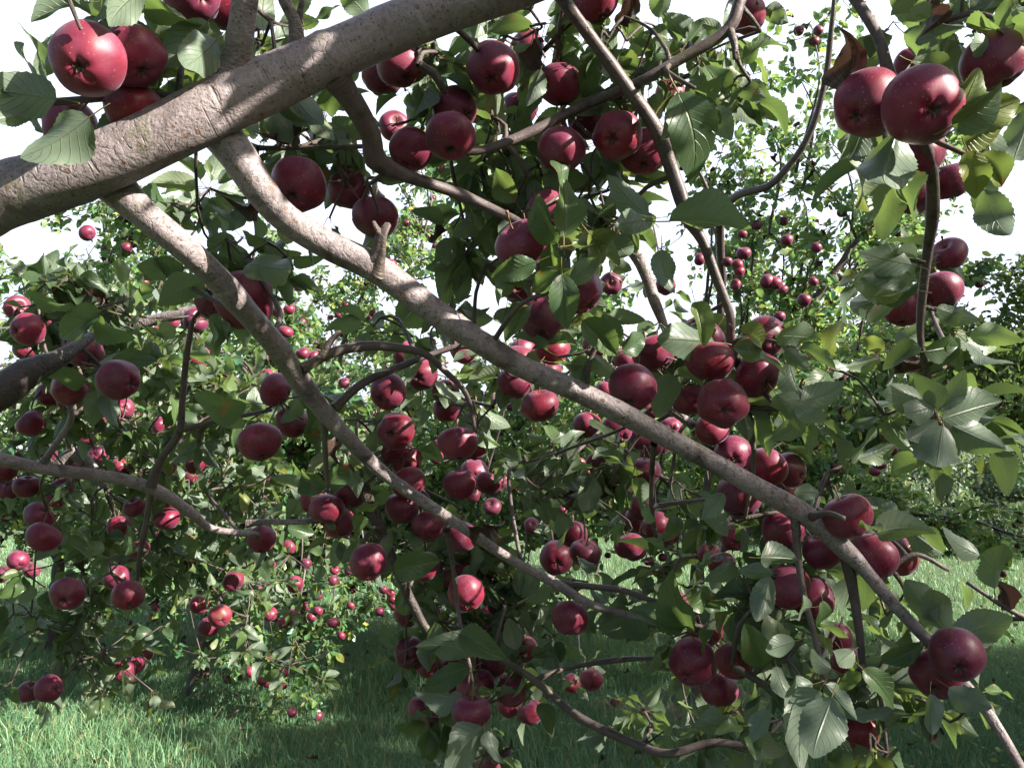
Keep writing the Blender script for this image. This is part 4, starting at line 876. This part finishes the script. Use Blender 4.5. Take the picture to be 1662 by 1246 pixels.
# small fruit of the farther trees that can be told apart in the photograph
BGA = [("tiny ripe apple glowing behind the left slanting limb", "sunlit apples behind the left slanting limb", [(455,484,12),(462,490,10),(469,525,12),(466,505,9),(440,598,13),(486,575,11),(494,585,10),(478,556,10),(524,624,13),(477,545,11),(274,535,12),(602,462,10),(608,455,8),(430,610,9),(382,600,9),(388,612,9),(150,361,13),(101,458,9)]),
 ("small ripe apple on the open tree right of centre", "apples on the open tree right of centre", [(1109,261,16),(1207,411,12),(1194,462,9),(1136,421,10),(1245,457,12),(1200,440,9),(1180,425,9),(1205,380,8),(1277,390,10),(1325,402,9),(1257,459,12),(1305,487,11),(1265,514,10),(1320,457,8),(1361,605,14),(1330,617,14),(1416,583,10),(1328,50,8),(1197,430,9),(1270,470,9),(1440,705,12),(1447,730,10),(1430,753,9),(1420,765,9)]),
 ("small ripe apple on the drooping tree at left", "apples on the drooping left tree", [(478,948,14),(540,942,9),(476,1000,12),(462,1009,12),(541,1010,10),(554,1031,7),(506,1001,8),(516,991,8),(438,996,12),(569,983,7),(604,987,6),(616,992,8),(425,1105,8),(460,1092,8),(474,1156,8),(500,1085,7),(531,1062,7),(534,1075,6),(252,985,7),(249,1002,7),(468,888,12),(438,918,10),(497,914,9),(543,925,8),(532,874,6),(407,1090,9),(412,1078,7),(420,960,9),(520,1040,7),(488,1040,7)]),
 ("tiny apple in the knot of fruit between the grass and the dark low branch", "knot of tiny apples above the grass", [(622,957,8),(634,962,7),(637,973,7),(646,971,6),(640,984,7),(625,970,6)]),
 ("small apple behind the leaves at centre, below the long limb", "small apples behind the centre leaves", [(939,752,12),(959,755,9),(912,828,9),(959,885,9),(982,778,6),(708,742,12),(680,868,9),(711,852,13),(615,810,11),(931,943,6),(836,1027,6),(845,1026,5),(862,1015,5),(817,1047,9),(953,765,7),(751,613,9),(760,605,8),(712,720,9)])]
for lab, grp, pts in BGA:
    for (x, y, r_) in pts:
        if 'behind the left slanting' in lab: x += rng.normal(0, 22); y += rng.normal(0, 14)
        d = 0.035 * F / r_ * (1.0 if r_ > 8 else 0.85); d = min(d, 6.6)
        o = bpy.data.objects.new("apple", AMF[int(rng.integers(0, 3))]); col.objects.link(o)
        s_ = r_ * d / F / 0.0352; o.scale = (s_, s_, s_ * rng.uniform(.92, 1.08)); o.location = P(x, y, d).tolist()
        o.rotation_euler = (rng.normal(0, .6), rng.normal(0, .6), rng.uniform(0, 6.28)); tag(o, lab, "apple", grp)
# unseen trees out of frame on the right, placed and thinned to shade the near tree and the grass
orchard_tree("tall apple tree shading the view from outside the right edge", (4.3, 0.6, 0), 3.9, 1.8, 21, FAR, 5, 0.105, dens=.8, keep=.30, clear=lambda p: p[0] < 0.75 * p[1] + 0.9 or in_light(p, .12))
orchard_tree("broad apple tree shading the grass from outside the right edge", (7.0, 5.0, 0), 3.4, 2.0, 22, FAR, 5, 0.105, dens=1.0, keep=.6, clear=lambda p: p[0] < 0.72 * p[1] + 0.6)
orchard_tree("unseen apple tree added outside the right edge to shade the near grass", (5.0, 2.9, 0), 4.8, 1.9, 24, FAR, 5, 0.105, dens=.95, clear=lambda p: p[0] < 0.75 * p[1] + 0.9 or in_light(p, .12))
orchard_tree("apple tree behind the camera outside the view", (5.2, -3.2, 0), 4.4, 2.1, 23, FAR, 5, 0.105, dens=.8)
if FARAPPLES:
    V, A, Fq = apple_mesh(31, 10, 7); FA = np.array(FARAPPLES); n = len(FA)
    VV = (V[None] + FA[:, None, :]).reshape(-1, 3); FF = (Fq[None] + (np.arange(n) * len(V))[:, None, None]).reshape(-1, 4)
    tag(mesh_from("distant_apples", VV, FF, M_apple, None, np.tile(A, (n, 1)), "skin"), "tiny red apples scattered through the distant trees", "apples", None, "stuff")

# ------------------------------------------------------------------ woodland edge and shrubs across the field
def wood_tree(name, label, cat, base, h, r_, seed, mat, lsize, n, group=None, low=0.15):
    r = np.random.default_rng(seed); t = empty(name, base); tag(t, label, cat, group); base = np.array(base, float)
    T = Tubes(); T.add([base + [0, 0, -.2], base + [0.1, 0, h * .4], base + [0, .1, h * .85]], [h * .02, h * .015, h * .004], 8, 0.5, 0.05, .1, seed)
    L = Leaves(); nb = 26
    for k in range(nb):
        z = r.uniform(low, 0.98) * h; a = r.uniform(0, 6.28); rr = r_ * (math.sin(pi * min(max((z / h - low + .12) / (1.12 - low), 0), 1)) ** 0.6) * r.uniform(.55, 1.0)
        c = base + np.array([cos(a) * rr, sin(a) * rr, z])
        T.add([base + [0, 0, max(z - rr * .6, h * .08)], (base + [0, 0, z] + c) / 2, c], [h * .006, h * .004, h * .002], 5, .5, 0, 0, k)
        m = n // nb; cr = r_ * r.uniform(.28, .45)
        pts = nrm(r.normal(0, 1, (m, 3))) * (r.uniform(.55, 1.05, (m, 1))) * cr * np.array([1.1, 1.1, .8]) + c
        tone = r.uniform(-.2, .25)
        for p in pts:
            if p[2] < 0.1: continue
            L.add(p, nrm(r.normal(0, 1, 3) + [0, 0, -.3]), nrm(r.normal(0, 1, 3) + [0, 0, .8]), lsize * r.uniform(.6, 1.2), min(max(r.uniform(0, .75) + tone, 0), 1))
    T.build("trunk", M_bark_dark, t); L.build("crown", mat, t, FAR)
for k, (x, y, h) in enumerate([(13, -11, 9.2), (13.5, -7.5, 8.8), (13, -4, 9.2), (13.5, -0.5, 8.8), (13, 2.5, 8.6)]):  # unseen row added to throw shade over the near tree and grass
    wood_tree("woodland_tree", "tall unseen tree added at right to throw shade", "tree", (x, y, 0), h, 2.8, 150 + k, M_leaf_wood, 0.36, 3500, "unseen shade trees added at right")
WL = ["dark woodland tree at right edge, behind the silvery shrubs", "tall dark tree left of the right edge tree", "yellowish tree top right behind dark woodland", "woodland tree behind the distant right apple tree"]
for k, (px, d, h, rr, n) in enumerate([(1610, 27, 7.6, 3.4, 9000), (1480, 28, 7.4, 3.0, 8000), (1740, 25, 8.5, 3.6, 8000), (1330, 33, 8.0, 3.4, 6000), (1120, 36, 7, 3.6, 5000), (900, 38, 6.5, 3.8, 5000), (660, 38, 6.0, 3.8, 5000), (430, 36, 5.5, 3.6, 5000), (200, 34, 6, 3.6, 5000), (-40, 32, 7, 3.8, 5000)]):
    lab = ["dark woodland tree at the right edge above the silvery shrubs", "dark woodland tree just left of the right edge", "tall woodland tree outside the right edge", "woodland tree far behind the distant right apple tree",
           "woodland tree far behind the open tree right of centre", "woodland tree far off behind the picture centre", "low woodland tree far off left of centre", "low woodland tree far behind the drooping left tree",
           "woodland tree far off at the left", "woodland tree far off beyond the left edge"][k]
    wood_tree("woodland_tree", lab, "tree", (*ground_xy(px, d), 0), h, rr, 50 + k, M_leaf_wood, 0.30, n, "woodland trees beyond the field")
for k, (px, d, h, rr, n) in enumerate([(1480, 20, 2.1, 1.5, 7000), (1570, 21, 2.3, 1.6, 7000), (1660, 19.5, 2.4, 1.6, 7000), (1400, 22, 1.9, 1.5, 5000), (1755, 20, 2.6, 1.7, 4000), (1310, 23, 1.9, 1.5, 3500), (1180, 24, 1.8, 1.5, 3000), (620, 26, 1.6, 1.5, 3000), (300, 24, 1.7, 1.5, 3000)]):
    lab = ["silvery green shrub behind the grass, left of three at right", "silvery green shrub between two others at right", "silvery green shrub at the right edge of the field", "silvery shrub partly behind the near apples at right",
           "silvery shrub outside the right edge", "silvery shrub far off under the distant right apple tree", "silvery shrub seen far off right of centre", "silvery shrub seen far off left of centre", "silvery shrub seen far off at left"][k]
    wood_tree("silvery_shrub", lab, "shrub", (*ground_xy(px, d), 0), h, rr, 80 + k, M_leaf_olive, 0.14, n, "silvery shrubs along the field edge", low=0.02)

# ------------------------------------------------------------------ ground and grass
def ground_mat():
    m, t, out = newmat("meadow"); N = NT(t); tc = N.n("TexCoord").outputs["Object"]
    a = N.noise(tc, 0.7, 5, .6); b = N.noise(tc, 9, 5, .7); c3 = N.noise(tc, 60, 3, .7)
    c = N.ramp(b, [(0.3, (0.05, 0.085, 0.04)), (0.5, (0.10, 0.17, 0.07)), (0.7, (0.15, 0.21, 0.08))])
    c = N.mix(N.math('MULTIPLY', N.math('SUBTRACT', a, .5, clamp=True), 2.2, clamp=True), c, (0.12, 0.13, 0.05))
    c = N.mix(N.math('MULTIPLY', c3, .35), c, (0.03, 0.03, 0.015))
    pb = N.n("BsdfPrincipled"); N.l(c, pb.inputs["Base Color"]); pb.inputs["Roughness"].default_value = .95
    bp = N.n("Bump", i_Strength=1.0, i_Distance=.05); N.l(N.math('ADD', b, c3), bp.inputs["Height"]); N.l(bp.outputs[0], pb.inputs["Normal"])
    N.l(pb.outputs[0], out.inputs[0]); return m
gxs = np.concatenate([[-300, -120, -60], np.linspace(-30, 30, 61), [60, 120, 300]]); gys = np.concatenate([[-100, -30], np.linspace(-10, 45, 111), [80, 150, 400]])
X, Y = np.meshgrid(gxs, gys, indexing='ij')
def gz(x, y): return 0.035 * np.sin(x * 1.3 + 1) * np.sin(y * 0.9) + 0.02 * np.sin(x * 3.1) * np.cos(y * 2.3)
V = np.stack([X, Y, gz(X, Y)], -1).reshape(-1, 3); ny = len(gys)
i, j = np.meshgrid(np.arange(len(gxs) - 1), np.arange(ny - 1), indexing='ij'); i = i.ravel(); j = j.ravel()
tag(mesh_from("ground", V, np.stack([i * ny + j, (i + 1) * ny + j, (i + 1) * ny + j + 1, i * ny + j + 1], 1), ground_mat()), kind="structure")
def grass_mat():
    m, t, out = newmat("grass_blade"); N = NT(t)
    at = N.n("Attribute", attribute_name="leaf"); sp = N.n("SeparateXYZ"); N.l(at.outputs["Vector"], sp.inputs[0]); u, v, r = sp.outputs
    c = N.ramp(r, [(0, (0.085, 0.19, 0.11)), (.5, (0.14, 0.28, 0.135)), (.85, (0.18, 0.28, 0.12)), (.93, (0.25, 0.28, 0.13)), (1, (0.36, 0.29, 0.15))])
    pb = N.n("BsdfPrincipled"); N.l(c, pb.inputs["Base Color"]); pb.inputs["Roughness"].default_value = .5
    tr = N.n("BsdfTranslucent"); N.l(N.mix(.4, c, (0.2, 0.3, 0.05)), tr.inputs[0]); mx = N.n("MixShader"); mx.inputs[0].default_value = .3
    N.l(pb.outputs[0], mx.inputs[1]); N.l(tr.outputs[0], mx.inputs[2]); N.l(mx.outputs[0], out.inputs[0]); return m
def grass(n, ymin, ymax, hmul, wmul, power=1.0):
    y = ymin + (ymax - ymin) * rng.random(n) ** power; x = rng.uniform(-1, 1, n) * (y * 0.80 + 1.2)
    clump = 0.5 + 0.5 * np.sin(x * 2.1 + 1.7 * np.sin(y * 1.3)) * np.sin(y * 1.7 + 2 * np.sin(x * 0.9)) + rng.normal(0, .22, n)
    clump = np.clip(clump, 0.1, 1.3)
    h = (0.035 + 0.085 * clump) * rng.uniform(.5, 1.4, n) * hmul; wd = rng.uniform(.0013, .0032, n) * wmul
    a = rng.uniform(0, 6.28, n); ln = rng.uniform(.15, 1.0, n) * h; la = rng.uniform(0, 6.28, n)
    dx, dy = np.cos(a) * wd, np.sin(a) * wd; lx, ly = np.cos(la) * ln, np.sin(la) * ln; z = gz(x, y)
    B = np.stack([x, y, z], 1); D3 = np.stack([dx, dy, 0 * dx], 1); Ln = np.stack([lx, ly, 0 * lx], 1); H = np.stack([0 * h, 0 * h, h], 1)
    V = np.stack([B - D3, B + D3, B + D3 * .8 + Ln * .3 + H * .6, B - D3 * .8 + Ln * .3 + H * .6, B + Ln + H], 1)
    k = np.arange(n)[:, None] * 5
    Fq = np.concatenate([k, k + 1, k + 2, k + 3], 1); Ft = np.concatenate([k + 3, k + 2, k + 4], 1)
    rr = np.clip(rng.normal(.42, .2, n) + (clump - .5) * .15, 0, .9); rr[rng.random(n) < .045] = 1.0
    A = np.zeros((n, 5, 3)); A[:, 2:4, 1] = .6; A[:, 4, 1] = 1; A[:, :, 2] = rr[:, None]
    return V.reshape(-1, 3), Fq, Ft, A.reshape(-1, 3)
parts = [grass(170000, 3.6, 9.0, 1.0, 1.0, 1.0), grass(70000, 8.5, 24.0, 1.2, 2.4, 1.0)]
# loose tall weeds and dry stalks
parts.append(grass(2600, 4.5, 12.0, 2.6, .9)); parts.append(grass(1500, 8.5, 10.5, 3.6, 1.4))
off = 0; VV, FQ, FT, AA = [], [], [], []
for V, Fq, Ft, A in parts:
    VV.append(V); FQ.append(Fq + off); FT.append(Ft + off); AA.append(A); off += len(V)
tag(mesh_from("grass", np.concatenate(VV), [np.concatenate(FQ), np.concatenate(FT)], grass_mat(), None, np.concatenate(AA)), "long green orchard grass with dry stalks", "grass", None, "stuff")
# broad-leaved weeds in the grass
Lw = Leaves()
for k in range(1500):
    y = rng.uniform(4.2, 10); x = rng.uniform(-1, 1) * (y * .75 + .8); s = math.sin(x * 1.9 + 2) * math.sin(y * 1.5)
    if s < 0.1 and rng.random() < .7: continue
    p = np.array([x, y, gz(x, y) + rng.uniform(.01, .10)])
    rosette(Lw, p, (0, 0, 1), 4, rng.uniform(.03, .055), rng, droop=0.1, flat=1.2)
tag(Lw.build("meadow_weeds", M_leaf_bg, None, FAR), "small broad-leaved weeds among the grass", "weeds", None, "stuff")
Lf = Leaves()
for k in range(420):
    y = rng.uniform(4.0, 11); x = rng.uniform(-1, 1) * (y * .75 + .8)
    Lf.add(np.array([x, y, gz(x, y) + rng.uniform(.03, .09)]), nrm(rng.normal(0, 1, 3) * [1, 1, .25]), nrm([0, 0, 1] + rng.normal(0, .5, 3)), rng.uniform(.05, .08), 2.0 if rng.random() < .6 else .97)
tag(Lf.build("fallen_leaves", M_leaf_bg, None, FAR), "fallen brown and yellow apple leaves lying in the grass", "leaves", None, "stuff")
M_soil = simple_mat("bare_soil", (0.10, 0.065, 0.05), (0.22, 0.16, 0.13), 30, .95)
bx, by = ground_xy(1110, 6.1)
n = 40; V = [(bx, by, gz(bx, by) + .035)]
for q in range(1, 5):
    for k in range(n):
        a = 2 * pi * k / n; rr = q / 4 * (0.62 + 0.10 * sin(3 * a) + 0.06 * sin(7 * a + 1)); x = bx + cos(a) * rr * 1.3; y = by + sin(a) * rr
        V.append((x, y, gz(x, y) + (.035, .03, .018, -.03)[q - 1]))
Ft = np.array([(0, 1 + k, 1 + (k + 1) % n) for k in range(n)]); Fq = np.array([(1 + q * n + k, 1 + (q + 1) * n + k, 1 + (q + 1) * n + (k + 1) % n, 1 + q * n + (k + 1) % n) for q in range(3) for k in range(n)])
tag(mesh_from("bare_soil", np.array(V), [Ft, Fq], M_soil), kind="structure")
for k, (dx, dy) in enumerate([(-.38, -.25), (-.15, -.42), (.22, -.3), (.45, -.1), (-.55, .05)]):
    o = bpy.data.objects.new("fallen_apple", AMF[k % 3]); col.objects.link(o); x, y = bx + dx, by + dy
    o.location = (x, y, gz(x, y) + .06); o.rotation_euler = (1.2 * k, .7, k)
    tag(o, "fallen red apple lying on bare soil under the open tree", "apple", "fallen apples under the open tree")
print("apples traced", napples, "limbs", len(LIMBPTS))
